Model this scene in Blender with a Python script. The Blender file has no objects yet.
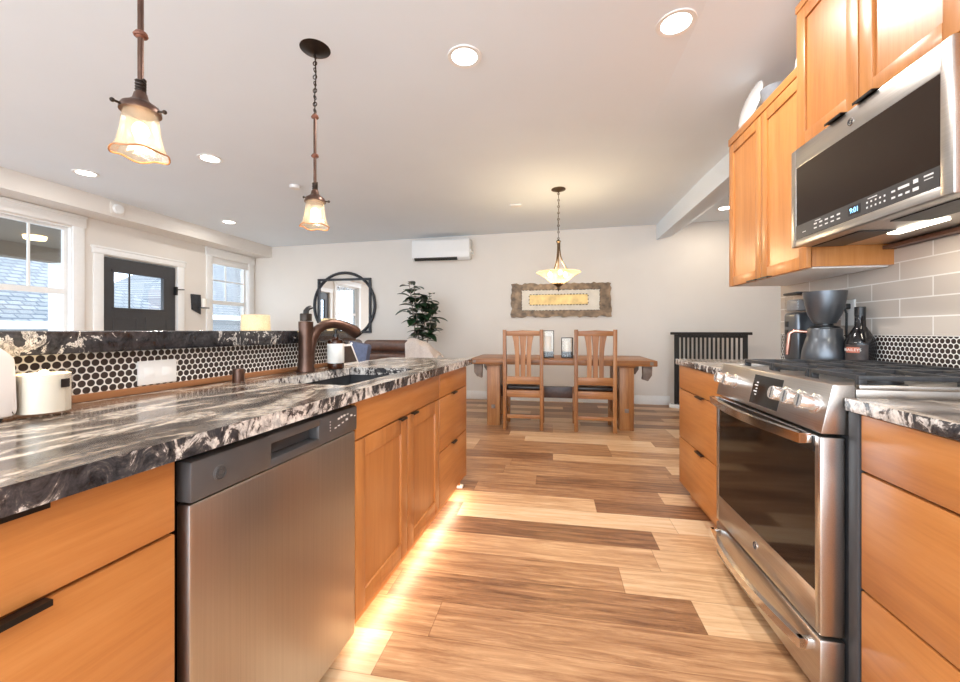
import bpy, bmesh, math, random
from mathutils import Matrix, Vector, Euler
R = math.radians
random.seed(7)
sc = bpy.context.scene
C = sc.collection

# ------------------------------------------------------------------ camera, world, lights, exposure
cam = bpy.data.cameras.new('camera')
cam.sensor_width = 36.0
cam.lens = 15.0
cam.shift_y = -10.5 / 960
cam.clip_start = 0.02
co = bpy.data.objects.new('camera', cam)
C.objects.link(co)
co.location = (0, 0, 1.115)
co.rotation_euler = (R(90), 0, R(10.34))
sc.camera = co

world = bpy.data.worlds.new('world')
sc.world = world
world.use_nodes = True
wn = world.node_tree
wbg = wn.nodes['Background']
wbg.inputs[0].default_value = (0.74, 0.87, 1.0, 1)
wbg.inputs[1].default_value = 3.6

sc.view_settings.view_transform = 'Standard'
sc.view_settings.look = 'None'
sc.view_settings.gamma = 1.0
sc.view_settings.exposure = 0.60
CAN_W = 15.0            # watts of each recessed lamp
CAN_COL = (1.0, 0.965, 0.92)

def area(name, loc, rot, size, watts, col, shape='RECTANGLE', sy=None, spread=180):
    l = bpy.data.lights.new(name, 'AREA')
    l.shape = shape
    l.size = size
    if sy: l.size_y = sy
    l.energy = watts
    l.color = col
    l.spread = R(spread)
    o = bpy.data.objects.new(name, l)
    C.objects.link(o)
    o.location = loc
    o.rotation_euler = rot
    return o

# added fill light behind the camera, tilted slightly up to brighten room and ceiling
area('rear_fill', (-1.6, -2.5, 1.5), (R(93), 0, 0), 6.0, 45, (0.92, 0.96, 1.0), sy=2.3)

# ------------------------------------------------------------------ materials
def new_mat(name):
    m = bpy.data.materials.new(name)
    m.use_nodes = True
    nt = m.node_tree
    return m, nt, nt.nodes['Principled BSDF']

def nd(nt, t, **kw):
    n = nt.nodes.new(t)
    for k, v in kw.items(): setattr(n, k, v)
    return n

def lk(nt, a, b): nt.links.new(a, b)

def ramp(nt, stops, interp='LINEAR'):
    r = nd(nt, 'ShaderNodeValToRGB')
    r.color_ramp.interpolation = interp
    e = r.color_ramp.elements
    e[0].position, e[0].color = stops[0][0], (*stops[0][1], 1)
    e[1].position, e[1].color = stops[-1][0], (*stops[-1][1], 1)
    for p, c in stops[1:-1]:
        x = e.new(p); x.color = (*c, 1)
    return r

def coords(nt, scale=(1, 1, 1), rot=(0, 0, 0), loc=(0, 0, 0)):
    tc = nd(nt, 'ShaderNodeTexCoord')
    mp = nd(nt, 'ShaderNodeMapping')
    mp.inputs['Scale'].default_value = scale
    mp.inputs['Rotation'].default_value = rot
    mp.inputs['Location'].default_value = loc
    lk(nt, tc.outputs['Object'], mp.inputs['Vector'])
    return mp.outputs['Vector']

def plain(name, col, rough=0.5, metal=0.0, noise=0.04, nscale=30, spec=0.5, coat=0.0):
    m, nt, b = new_mat(name)
    v = coords(nt)
    n = nd(nt, 'ShaderNodeTexNoise')
    n.inputs['Scale'].default_value = nscale
    n.inputs['Detail'].default_value = 3
    lk(nt, v, n.inputs['Vector'])
    lo = tuple(max(0, c * (1 - noise)) for c in col)
    hi = tuple(min(1, c * (1 + noise)) for c in col)
    r = ramp(nt, [(0.3, lo), (0.7, hi)])
    lk(nt, n.outputs['Fac'], r.inputs['Fac'])
    lk(nt, r.outputs['Color'], b.inputs['Base Color'])
    b.inputs['Roughness'].default_value = rough
    b.inputs['Metallic'].default_value = metal
    b.inputs['Specular IOR Level'].default_value = spec
    b.inputs['Coat Weight'].default_value = coat
    b.inputs['Coat Roughness'].default_value = 0.1
    return m

def wood(name, lo, mid, hi, axis='Y', rough=0.35, freq=1.0, contrast=1.0, coat=0.15, bump=0.02):
    m, nt, b = new_mat(name)
    s = [14 * freq] * 3
    s['XYZ'.index(axis)] = 0.9 * freq
    v = coords(nt, scale=s)
    oi = nd(nt, 'ShaderNodeObjectInfo')
    add = nd(nt, 'ShaderNodeVectorMath', operation='ADD')
    sc_ = nd(nt, 'ShaderNodeVectorMath', operation='SCALE')
    cb = nd(nt, 'ShaderNodeCombineXYZ')
    for i in range(3): lk(nt, oi.outputs['Random'], cb.inputs[i])
    lk(nt, cb.outputs[0], sc_.inputs[0]); sc_.inputs['Scale'].default_value = 37
    lk(nt, v, add.inputs[0]); lk(nt, sc_.outputs[0], add.inputs[1])
    n1 = nd(nt, 'ShaderNodeTexNoise'); n1.inputs['Scale'].default_value = 0.45
    n1.inputs['Detail'].default_value = 5; n1.inputs['Distortion'].default_value = 0.8
    n2 = nd(nt, 'ShaderNodeTexNoise'); n2.inputs['Scale'].default_value = 4.0
    n2.inputs['Detail'].default_value = 4; n2.inputs['Roughness'].default_value = 0.7
    lk(nt, add.outputs[0], n1.inputs['Vector']); lk(nt, add.outputs[0], n2.inputs['Vector'])
    mx = nd(nt, 'ShaderNodeMath', operation='MULTIPLY_ADD')
    lk(nt, n2.outputs['Fac'], mx.inputs[0]); mx.inputs[1].default_value = 0.45
    sb = nd(nt, 'ShaderNodeMath', operation='MULTIPLY'); sb.inputs[1].default_value = 0.6
    lk(nt, n1.outputs['Fac'], sb.inputs[0]); lk(nt, sb.outputs[0], mx.inputs[2])
    w = 0.22 / contrast
    r = ramp(nt, [(max(0, 0.52 - w), lo), (0.52, mid), (min(1, 0.52 + w), hi)])
    lk(nt, mx.outputs[0], r.inputs['Fac'])
    lk(nt, r.outputs['Color'], b.inputs['Base Color'])
    b.inputs['Roughness'].default_value = rough
    b.inputs['Coat Weight'].default_value = coat
    b.inputs['Coat Roughness'].default_value = 0.2
    if bump:
        bp = nd(nt, 'ShaderNodeBump'); bp.inputs['Strength'].default_value = bump * 6
        bp.inputs['Distance'].default_value = 0.002
        lk(nt, mx.outputs[0], bp.inputs['Height']); lk(nt, bp.outputs[0], b.inputs['Normal'])
    return m

def granite(name, cream=0.5, sx=3.0, sy=1.1, sz=3.0, seed=0.0, vy=0.0):
    m, nt, b = new_mat(name)
    v = coords(nt, scale=(sx, sy, sz), rot=(0, 0, R(8)), loc=(seed, seed * 1.7, seed * .3))
    n = nd(nt, 'ShaderNodeTexNoise'); n.inputs['Scale'].default_value = 2.2
    n.inputs['Detail'].default_value = 9; n.inputs['Roughness'].default_value = 0.66
    n.inputs['Distortion'].default_value = 1.6
    lk(nt, v, n.inputs['Vector'])
    if cream < .1:
        r = ramp(nt, [(.30, (0.012, 0.012, 0.014)), (.44, (0.035, 0.034, 0.037)), (.54, (0.075, 0.070, 0.070)), (.62, (0.13, 0.115, 0.11)), (.655, (0.55, 0.50, 0.46)), (.72, (0.75, 0.70, 0.66))])
    else:
        r = ramp(nt, [(.30, (0.014, 0.013, 0.013)), (.38, (0.045, 0.038, 0.035)), (.43, (0.12, 0.092, 0.075)), (.49, (0.22, 0.170, 0.130)),
                      (.53, (0.36, 0.285, 0.22)), (.565, (0.66, 0.575, 0.47)), (.61, (0.46, 0.37, 0.29)), (.68, (0.84, 0.78, 0.69))])
    lk(nt, n.outputs['Fac'], r.inputs['Fac'])
    ve = coords(nt, scale=(9, 15, 11), loc=(seed, 0, seed))
    ne = nd(nt, 'ShaderNodeTexNoise'); ne.inputs['Scale'].default_value = 1.5; ne.inputs['Detail'].default_value = 6
    ne.inputs['Roughness'].default_value = 0.7; ne.inputs['Distortion'].default_value = 1.2
    lk(nt, ve, ne.inputs['Vector'])
    nl = nd(nt, 'ShaderNodeTexNoise'); nl.inputs['Scale'].default_value = 2.6; nl.inputs['Detail'].default_value = 1
    lk(nt, coords(nt, loc=(seed, seed, 0)), nl.inputs['Vector'])
    es = nd(nt, 'ShaderNodeMath', operation='MULTIPLY_ADD'); es.inputs[1].default_value = 0.55
    lk(nt, nl.outputs['Fac'], es.inputs[0]); lk(nt, ne.outputs['Fac'], es.inputs[2])
    off = 0.0 if cream > .1 else 0.205
    re_ = ramp(nt, [(.50 + off, (0.016, 0.016, 0.019)), (.70 + off, (0.060, 0.058, 0.062)), (.765 + off, (0.14, 0.12, 0.11)), (.80 + off, (0.68, 0.63, 0.58)), (.92, (0.85, 0.82, 0.77))])
    if cream <= .1: re_.color_ramp.elements[0].color = (.022, .022, .026, 1)
    lk(nt, es.outputs[0], re_.inputs['Fac'])
    ge = nd(nt, 'ShaderNodeNewGeometry'); sx_ = nd(nt, 'ShaderNodeSeparateXYZ'); lk(nt, ge.outputs['True Normal'], sx_.inputs[0])
    gt = nd(nt, 'ShaderNodeMath', operation='GREATER_THAN'); gt.inputs[1].default_value = 0.6; lk(nt, sx_.outputs[2], gt.inputs[0])
    me_ = nd(nt, 'ShaderNodeMixRGB'); lk(nt, gt.outputs[0], me_.inputs[0]); lk(nt, re_.outputs['Color'], me_.inputs[1]); lk(nt, r.outputs['Color'], me_.inputs[2])
    v2 = coords(nt, scale=(45, 45, 45))
    n2 = nd(nt, 'ShaderNodeTexNoise'); n2.inputs['Scale'].default_value = 1.0
    n2.inputs['Detail'].default_value = 6; n2.inputs['Roughness'].default_value = 0.7
    lk(nt, v2, n2.inputs['Vector'])
    r2 = ramp(nt, [(0.38, (0.30, 0.30, 0.32)), (0.56, (1, 1, 1))])
    lk(nt, n2.outputs['Fac'], r2.inputs['Fac'])
    mx = nd(nt, 'ShaderNodeMixRGB', blend_type='MULTIPLY'); mx.inputs[0].default_value = 0.75
    lk(nt, me_.outputs[0], mx.inputs[1]); lk(nt, r2.outputs['Color'], mx.inputs[2])
    lk(nt, mx.outputs[0], b.inputs['Base Color'])
    b.inputs['Roughness'].default_value = 0.16
    b.inputs['Specular IOR Level'].default_value = 0.55
    return m

def steel(name, col=(0.56, 0.54, 0.52), rough=0.30, axis='Y', streak=0.08):
    m, nt, b = new_mat(name)
    s = [160.0] * 3
    s['XYZ'.index(axis)] = 1.2
    v = coords(nt, scale=s)
    n = nd(nt, 'ShaderNodeTexNoise'); n.inputs['Scale'].default_value = 2.0; n.inputs['Detail'].default_value = 3
    lk(nt, v, n.inputs['Vector'])
    r = ramp(nt, [(0.3, tuple(c * (1 - streak) for c in col)), (0.7, tuple(c * (1 + streak) for c in col))])
    lk(nt, n.outputs['Fac'], r.inputs['Fac']); lk(nt, r.outputs['Color'], b.inputs['Base Color'])
    b.inputs['Metallic'].default_value = 1.0
    b.inputs['Roughness'].default_value = rough
    bp = nd(nt, 'ShaderNodeBump'); bp.inputs['Strength'].default_value = 0.05; bp.inputs['Distance'].default_value = 0.001
    lk(nt, n.outputs['Fac'], bp.inputs['Height']); lk(nt, bp.outputs[0], b.inputs['Normal'])
    return m

def emit(name, col, s):
    m, nt, b = new_mat(name)
    b.inputs['Base Color'].default_value = (*col, 1)
    b.inputs['Emission Color'].default_value = (*col, 1)
    b.inputs['Emission Strength'].default_value = s
    return m

def penny(name, axes=(1, 2), pitch=0.0222, dot=(0.050, 0.036, 0.031), grout=(0.80, 0.78, 0.74)):
    """round mosaic tiles in staggered rows"""
    m, nt, b = new_mat(name)
    tc = nd(nt, 'ShaderNodeTexCoord')
    sp = nd(nt, 'ShaderNodeSeparateXYZ'); lk(nt, tc.outputs['Object'], sp.inputs[0])
    cb = nd(nt, 'ShaderNodeCombineXYZ')
    lk(nt, sp.outputs[axes[0]], cb.inputs[0]); lk(nt, sp.outputs[axes[1]], cb.inputs[1])
    s = nd(nt, 'ShaderNodeVectorMath', operation='SCALE'); s.inputs['Scale'].default_value = 1 / pitch
    lk(nt, cb.outputs[0], s.inputs[0])
    ds = []
    for off in ((500.0, 288 * math.sqrt(3), 0), (500.5, 288 * math.sqrt(3) + math.sqrt(3) / 2, 0)):
        a = nd(nt, 'ShaderNodeVectorMath', operation='ADD'); a.inputs[1].default_value = off
        lk(nt, s.outputs[0], a.inputs[0])
        md = nd(nt, 'ShaderNodeVectorMath', operation='MODULO'); md.inputs[1].default_value = (1, math.sqrt(3), 1)
        lk(nt, a.outputs[0], md.inputs[0])
        sb = nd(nt, 'ShaderNodeVectorMath', operation='SUBTRACT'); sb.inputs[1].default_value = (0.5, math.sqrt(3) / 2, 0)
        lk(nt, md.outputs[0], sb.inputs[0])
        ln = nd(nt, 'ShaderNodeVectorMath', operation='LENGTH'); lk(nt, sb.outputs[0], ln.inputs[0])
        ds.append(ln.outputs['Value'])
    mn = nd(nt, 'ShaderNodeMath', operation='MINIMUM'); lk(nt, ds[0], mn.inputs[0]); lk(nt, ds[1], mn.inputs[1])
    r = ramp(nt, [(0.425, dot), (0.450, grout)])
    lk(nt, mn.outputs[0], r.inputs['Fac']); lk(nt, r.outputs['Color'], b.inputs['Base Color'])
    rr = ramp(nt, [(0.40, (0.18,) * 3), (0.43, (0.7,) * 3)])
    lk(nt, mn.outputs[0], rr.inputs['Fac']); lk(nt, rr.outputs['Color'], b.inputs['Roughness'])
    return m

def brick(name, c1, c2, mortar, w, h, msize=0.003, axes=(1, 2), off=(0, 0), rough=0.2, offset=0.5):
    m, nt, b = new_mat(name)
    tc = nd(nt, 'ShaderNodeTexCoord')
    sp = nd(nt, 'ShaderNodeSeparateXYZ'); lk(nt, tc.outputs['Object'], sp.inputs[0])
    cb = nd(nt, 'ShaderNodeCombineXYZ')
    for i in range(2):
        a = nd(nt, 'ShaderNodeMath', operation='ADD'); a.inputs[1].default_value = off[i]
        lk(nt, sp.outputs[axes[i]], a.inputs[0]); lk(nt, a.outputs[0], cb.inputs[i])
    t = nd(nt, 'ShaderNodeTexBrick'); t.offset = offset
    t.inputs['Color1'].default_value = (*c1, 1); t.inputs['Color2'].default_value = (*c2, 1)
    t.inputs['Mortar'].default_value = (*mortar, 1)
    t.inputs['Scale'].default_value = 1; t.inputs['Mortar Size'].default_value = msize
    t.inputs['Brick Width'].default_value = w; t.inputs['Row Height'].default_value = h
    lk(nt, cb.outputs[0], t.inputs['Vector']); lk(nt, t.outputs['Color'], b.inputs['Base Color'])
    b.inputs['Roughness'].default_value = rough
    bp = nd(nt, 'ShaderNodeBump'); bp.inputs['Strength'].default_value = 0.3; bp.inputs['Distance'].default_value = 0.002
    bp.invert = True
    lk(nt, t.outputs['Fac'], bp.inputs['Height']); lk(nt, bp.outputs[0], b.inputs['Normal'])
    return m

def plank_floor():
    m, nt, b = new_mat('plank_floor')
    W, L = 0.19, 1.25
    tc = nd(nt, 'ShaderNodeTexCoord')
    sp = nd(nt, 'ShaderNodeSeparateXYZ'); lk(nt, tc.outputs['Object'], sp.inputs[0])
    def mth(op, a, bb=None, c=None):
        n = nd(nt, 'ShaderNodeMath', operation=op)
        for i, x in enumerate((a, bb, c)):
            if x is None: continue
            if isinstance(x, (int, float)): n.inputs[i].default_value = x
            else: lk(nt, x, n.inputs[i])
        return n.outputs[0]
    ry = mth('DIVIDE', mth('ADD', sp.outputs[1], 20.07), W)
    row = mth('FLOOR', ry); fy = mth('FRACT', ry)
    wn1 = nd(nt, 'ShaderNodeTexWhiteNoise', noise_dimensions='1D'); lk(nt, row, wn1.inputs['W'])
    cx = mth('DIVIDE', mth('ADD', mth('ADD', sp.outputs[0], 20.0), mth('MULTIPLY', wn1.outputs['Value'], 5.0)), L)
    col = mth('FLOOR', cx); fx = mth('FRACT', cx)
    cb = nd(nt, 'ShaderNodeCombineXYZ'); lk(nt, row, cb.inputs[0]); lk(nt, col, cb.inputs[1])
    wn2 = nd(nt, 'ShaderNodeTexWhiteNoise', noise_dimensions='2D'); lk(nt, cb.outputs[0], wn2.inputs['Vector'])
    # grain
    gx = nd(nt, 'ShaderNodeCombineXYZ')
    lk(nt, mth('MULTIPLY', sp.outputs[0], 2.2), gx.inputs[0]); lk(nt, mth('MULTIPLY', sp.outputs[1], 26.0), gx.inputs[1])
    lk(nt, mth('MULTIPLY', wn2.outputs['Value'], 50.0), gx.inputs[2])
    g = nd(nt, 'ShaderNodeTexNoise'); g.inputs['Scale'].default_value = 1.4; g.inputs['Detail'].default_value = 8
    g.inputs['Roughness'].default_value = 0.70; g.inputs['Distortion'].default_value = 0.5
    lk(nt, gx.outputs[0], g.inputs['Vector'])
    t = mth('ADD', mth('MULTIPLY', wn2.outputs['Value'], 0.86), mth('MULTIPLY', mth('SUBTRACT', g.outputs['Fac'], 0.5), 1.35))
    t = mth('ADD', t, 0.05)
    r = ramp(nt, [(0.0, (0.16, 0.068, 0.030)), (0.25, (0.32, 0.152, 0.068)), (0.5, (0.50, 0.275, 0.134)), (0.75, (0.68, 0.43, 0.235)), (1.0, (0.76, 0.55, 0.345))])
    lk(nt, t, r.inputs['Fac'])
    ey = mth('MINIMUM', fy, mth('SUBTRACT', 1.0, fy))
    ex = mth('MULTIPLY', mth('MINIMUM', fx, mth('SUBTRACT', 1.0, fx)), L / W)
    e = mth('MINIMUM', ey, ex)
    er = ramp(nt, [(0.003, (0.62, 0.55, 0.50)), (0.012, (1, 1, 1))])
    lk(nt, e, er.inputs['Fac'])
    mx = nd(nt, 'ShaderNodeMixRGB', blend_type='MULTIPLY'); mx.inputs[0].default_value = 1
    lk(nt, r.outputs['Color'], mx.inputs[1]); lk(nt, er.outputs['Color'], mx.inputs[2])
    lk(nt, mx.outputs[0], b.inputs['Base Color'])
    b.inputs['Roughness'].default_value = 0.36
    b.inputs['Specular IOR Level'].default_value = 0.45
    bp = nd(nt, 'ShaderNodeBump'); bp.inputs['Strength'].default_value = 0.15; bp.inputs['Distance'].default_value = 0.002
    lk(nt, g.outputs['Fac'], bp.inputs['Height']); lk(nt, bp.outputs[0], b.inputs['Normal'])
    return m

def thin_glass(name, tint=(1, 1, 1), gloss=0.12, translucent=0.0, rough=0.02, wave=0.0, fres=0.5):
    m = bpy.data.materials.new(name); m.use_nodes = True
    nt = m.node_tree; nt.nodes.clear()
    out = nd(nt, 'ShaderNodeOutputMaterial')
    tr = nd(nt, 'ShaderNodeBsdfTransparent'); tr.inputs[0].default_value = (*tint, 1)
    gl = nd(nt, 'ShaderNodeBsdfGlossy'); gl.inputs['Roughness'].default_value = rough
    lw = nd(nt, 'ShaderNodeLayerWeight'); lw.inputs['Blend'].default_value = 0.25
    mu = nd(nt, 'ShaderNodeMath', operation='MULTIPLY_ADD'); mu.inputs[1].default_value = fres; mu.inputs[2].default_value = gloss * 0.4
    lk(nt, lw.outputs['Fresnel'], mu.inputs[0])
    mx = nd(nt, 'ShaderNodeMixShader'); lk(nt, mu.outputs[0], mx.inputs[0])
    base = tr.outputs[0]
    if translucent:
        n = nd(nt, 'ShaderNodeTexNoise'); n.inputs['Scale'].default_value = 60; n.inputs['Detail'].default_value = 3
        lk(nt, coords(nt), n.inputs['Vector'])
        rp = ramp(nt, [(0.35, tuple(c * 0.8 for c in tint)), (0.65, tint)]); lk(nt, n.outputs['Fac'], rp.inputs['Fac'])
        tl = nd(nt, 'ShaderNodeBsdfTranslucent'); lk(nt, rp.outputs[0], tl.inputs[0])
        df = nd(nt, 'ShaderNodeBsdfDiffuse'); lk(nt, rp.outputs[0], df.inputs[0])
        m1 = nd(nt, 'ShaderNodeMixShader'); m1.inputs[0].default_value = 0.3
        lk(nt, tl.outputs[0], m1.inputs[1]); lk(nt, df.outputs[0], m1.inputs[2])
        m2 = nd(nt, 'ShaderNodeMixShader'); m2.inputs[0].default_value = translucent
        lk(nt, tr.outputs[0], m2.inputs[1]); lk(nt, m1.outputs[0], m2.inputs[2])
        base = m2.outputs[0]
        if wave:
            bp = nd(nt, 'ShaderNodeBump'); bp.inputs['Strength'].default_value = wave; bp.inputs['Distance'].default_value = 0.004
            lk(nt, n.outputs['Fac'], bp.inputs['Height']); lk(nt, bp.outputs[0], gl.inputs['Normal'])
    lk(nt, base, mx.inputs[1]); lk(nt, gl.outputs[0], mx.inputs[2])
    lk(nt, mx.outputs[0], out.inputs['Surface'])
    return m

AL = ((0.37, 0.125, 0.030), (0.51, 0.200, 0.053), (0.60, 0.262, 0.082))
M = dict(
    wall=plain('wall_paint', (0.77, 0.72, 0.665), 0.85, noise=0.012, nscale=3),
    ceil=plain('ceiling_paint', (0.81, 0.865, 0.92), 0.9, noise=0.012, nscale=2),
    trim=plain('white_trim', (0.86, 0.85, 0.83), 0.45, noise=0.015),
    floor=plank_floor(),
    alder_h=wood('alder_horizontal', *AL, axis='Y'),
    alder_v=wood('alder_vertical', *AL, axis='Z'),
    alder_x=wood('alder_side', *AL, axis='X'),
    rustic_h=wood('rustic_oak', (0.14, 0.050, 0.014), (0.33, 0.130, 0.037), (0.49, 0.230, 0.080), axis='X', rough=0.45, freq=0.9, contrast=1.3),
    rustic_v=wood('rustic_oak_upright', (0.14, 0.050, 0.014), (0.33, 0.130, 0.037), (0.49, 0.230, 0.080), axis='Z', rough=0.45, freq=0.9, contrast=1.3),
    rustic_y=wood('rustic_oak_depth', (0.14, 0.050, 0.014), (0.33, 0.130, 0.037), (0.49, 0.230, 0.080), axis='Y', rough=0.45, freq=0.9, contrast=1.3),
    corbel=plain('weathered_wood', (0.20, 0.15, 0.12), 0.7, noise=0.3, nscale=14),
    dark_wood=wood('dark_rail_wood', (0.008, 0.006, 0.005), (0.013, 0.010, 0.008), (0.02, 0.016, 0.013), axis='Z', rough=0.7, coat=0.0),
    dark_strip=wood('dark_strip_wood', (0.06, 0.025, 0.015), (0.11, 0.045, 0.025), (0.16, 0.07, 0.04), axis='Y', rough=0.4),
    granite=granite('granite_counter', cream=0.62, sx=4.2, sy=1.25, sz=7.0, seed=3.1),
    granite_dark=granite('granite_bar', cream=0.02, sx=3.0, sy=2.6, sz=3.0, seed=9.3),
    granite_right=granite('granite_range_side', cream=0.62, sx=3.2, sy=1.6, sz=5.0, seed=1.4),
    penny=penny('penny_tile'),
    wood_strip=wood('strip_wood', (0.20, 0.08, 0.03), (0.33, 0.14, 0.055), (0.45, 0.21, 0.09), axis='Y', rough=0.4),
    subway=brick('subway_tile', (0.62, 0.55, 0.485), (0.55, 0.485, 0.43), (0.84, 0.81, 0.77), 0.308, 0.0792, 0.0028, off=(3.08 + 0.133, 7.92), rough=0.15),
    steel=steel('brushed_steel', (0.55, 0.52, 0.49), 0.30),
    steel_v=steel('brushed_steel_upright', (0.56, 0.53, 0.50), 0.33, axis='Z'),
    steel_dw=steel('dishwasher_steel', (0.50, 0.465, 0.43), 0.36, axis='Z', streak=0.05),
    chrome=plain('polished_steel', (0.78, 0.76, 0.74), 0.14, 1.0, noise=0.02),
    knob=plain('knob_satin', (0.82, 0.81, 0.79), 0.24, 0.85, noise=0.02),
    slate=plain('slate_grey_panel', (0.105, 0.10, 0.10), 0.34, 0.25, noise=0.05),
    grey_side=plain('grey_range_side', (0.065, 0.065, 0.068), 0.45, 0.2, noise=0.05),
    black=plain('black_plastic', (0.012, 0.012, 0.013), 0.35, noise=0.1),
    pull=plain('black_pull', (0.018, 0.015, 0.014), 0.38, 0.6, noise=0.1),
    iron=plain('cast_iron', (0.045, 0.045, 0.048), 0.42, 0.3, noise=0.2, nscale=60),
    black_glass=plain('black_oven_glass', (0.008, 0.006, 0.005), 0.07, noise=0.05, spec=0.45),
    micro_glass=plain('smoked_glass', (0.022, 0.013, 0.009), 0.14, noise=0.05, spec=0.3),
    panel=plain('control_strip', (0.075, 0.07, 0.068), 0.28, 0.3, noise=0.04),
    mark=plain('pale_marking', (0.75, 0.74, 0.72), 0.5, noise=0.01),
    clock=emit('clock_blue', (0.25, 0.62, 1.0), 1.6),
    bronze=plain('oil_bronze', (0.105, 0.058, 0.042), 0.33, 0.75, noise=0.25, nscale=18),
    bronze_dark=plain('dark_bronze', (0.035, 0.025, 0.020), 0.38, 0.7, noise=0.25, nscale=25),
    copper=plain('copper_rose', (0.62, 0.33, 0.26), 0.25, 0.9, noise=0.05),
    rust=plain('rust_knot', (0.20, 0.075, 0.045), 0.5, 0.4, noise=0.3, nscale=40),
    amber=thin_glass('amber_shade_glass', (1.0, 0.90, 0.74), 0.3, 0.13, 0.08, 0.9),
    amber_edge=plain('amber_rim', (0.42, 0.17, 0.06), 0.25, noise=0.3, nscale=50),
    bowl=thin_glass('amber_bowl_glass', (1.0, 0.78, 0.48), 0.3, 0.40, 0.1, 0.4),
    glass=thin_glass('clear_glass', (0.97, 0.985, 1.0), 0.15),
    jar=thin_glass('jar_glass', (0.97, 0.96, 0.94), 0.06, fres=0.2),
    bulb=emit('warm_bulb', (1.0, 0.83, 0.55), 11),
    can=emit('can_lens', (1.0, 0.96, 0.90), 9),
    strip=emit('under_lamp', (1.0, 0.90, 0.72), 7),
    wax=plain('white_wax', (0.86, 0.82, 0.74), 0.35, noise=0.02),
    ceramic=plain('white_ceramic', (0.82, 0.80, 0.78), 0.22, noise=0.015),
    cosy=plain('pinkish_white_shell', (0.78, 0.72, 0.68), 0.42, noise=0.04, nscale=6),
    grey_plate=plain('grey_stoneware', (0.25, 0.26, 0.28), 0.4, noise=0.08),
    white_plastic=plain('white_plastic', (0.84, 0.83, 0.81), 0.35, noise=0.01),
    sink=plain('charcoal_sink', (0.055, 0.056, 0.06), 0.38, 0.2, noise=0.15),
    bottle_amber=plain('amber_bottle', (0.045, 0.014, 0.006), 0.12, noise=0.2),
    bottle_dark=plain('dark_bottle', (0.010, 0.009, 0.010), 0.10, noise=0.2),
    label=plain('cream_label', (0.80, 0.79, 0.74), 0.6, noise=0.015),
    label_dark=plain('brown_label', (0.045, 0.030, 0.026), 0.5, noise=0.3, nscale=40),
    label_red=plain('rose_label', (0.55, 0.16, 0.10), 0.5, noise=0.1),
    leather=plain('brown_leather', (0.085, 0.040, 0.026), 0.38, noise=0.3, nscale=20),
    leather_dark=plain('black_leather', (0.022, 0.014, 0.011), 0.35, noise=0.3, nscale=30),
    sofa_grey=plain('grey_upholstery', (0.20, 0.18, 0.18), 0.8, noise=0.15, nscale=40),
    denim=plain('blue_grey_fabric', (0.09, 0.11, 0.18), 0.85, noise=0.15, nscale=50),
    throw=plain('cream_throw', (0.80, 0.72, 0.66), 0.95, noise=0.06, nscale=60),
    leaf=plain('leaf_green', (0.022, 0.060, 0.024), 0.42, noise=0.6, nscale=9),
    stem=plain('plant_stem', (0.28, 0.22, 0.18), 0.7, noise=0.3),
    pot=plain('plant_pot', (0.30, 0.28, 0.26), 0.6, noise=0.1),
    mirror=plain('mirror_silver', (0.92, 0.93, 0.93), 0.01, 1.0, noise=0.0),
    mirror_frame=plain('mirror_iron', (0.045, 0.048, 0.055), 0.42, 0.5, noise=0.2),
    door=plain('charcoal_door', (0.052, 0.050, 0.053), 0.45, noise=0.06),
    shade=plain('lamp_shade_linen', (0.88, 0.82, 0.72), 0.9, noise=0.03, nscale=80),
    art_frame=plain('bronzed_frame', (0.20, 0.13, 0.075), 0.45, 0.35, noise=0.6, nscale=11),
    art_mat=plain('plaster_mat', (0.80, 0.74, 0.64), 0.8, noise=0.08, nscale=12),
    art_gold=plain('gold_panel', (0.78, 0.56, 0.24), 0.5, 0.2, noise=0.25, nscale=9),
    shingle=brick('roof_shingle', (0.17, 0.175, 0.18), (0.25, 0.25, 0.25), (0.085, 0.095, 0.115), 0.22, 0.085, 0.012, axes=(1, 2), off=(50, 50), rough=0.9),
    siding=brick('grey_siding', (0.30, 0.31, 0.32), (0.27, 0.28, 0.29), (0.18, 0.19, 0.2), 9.0, 0.16, 0.008, axes=(1, 2), off=(50, 50), rough=0.9),
    porch=plain('porch_brown', (0.17, 0.125, 0.085), 0.8, noise=0.1),
    ground=plain('yard_concrete', (0.45, 0.46, 0.46), 0.95, noise=0.1, nscale=3),
    heater=plain('mini_split_white', (0.86, 0.86, 0.85), 0.4, noise=0.008),
    dark_slot=plain('dark_slot', (0.03, 0.03, 0.028), 0.6, noise=0.1),
    brass=plain('brown_bronze', (0.10, 0.065, 0.035), 0.4, 0.7, noise=0.25, nscale=25),
)

# ------------------------------------------------------------------ geometry helpers
class FR:                                # which of the two plan directions things are laid out along
    ang = 0.0
def room(): FR.ang = 0.0
def island(): FR.ang = R(-3.02)
def fmat(): return Matrix.Rotation(FR.ang, 4, 'Z')

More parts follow.
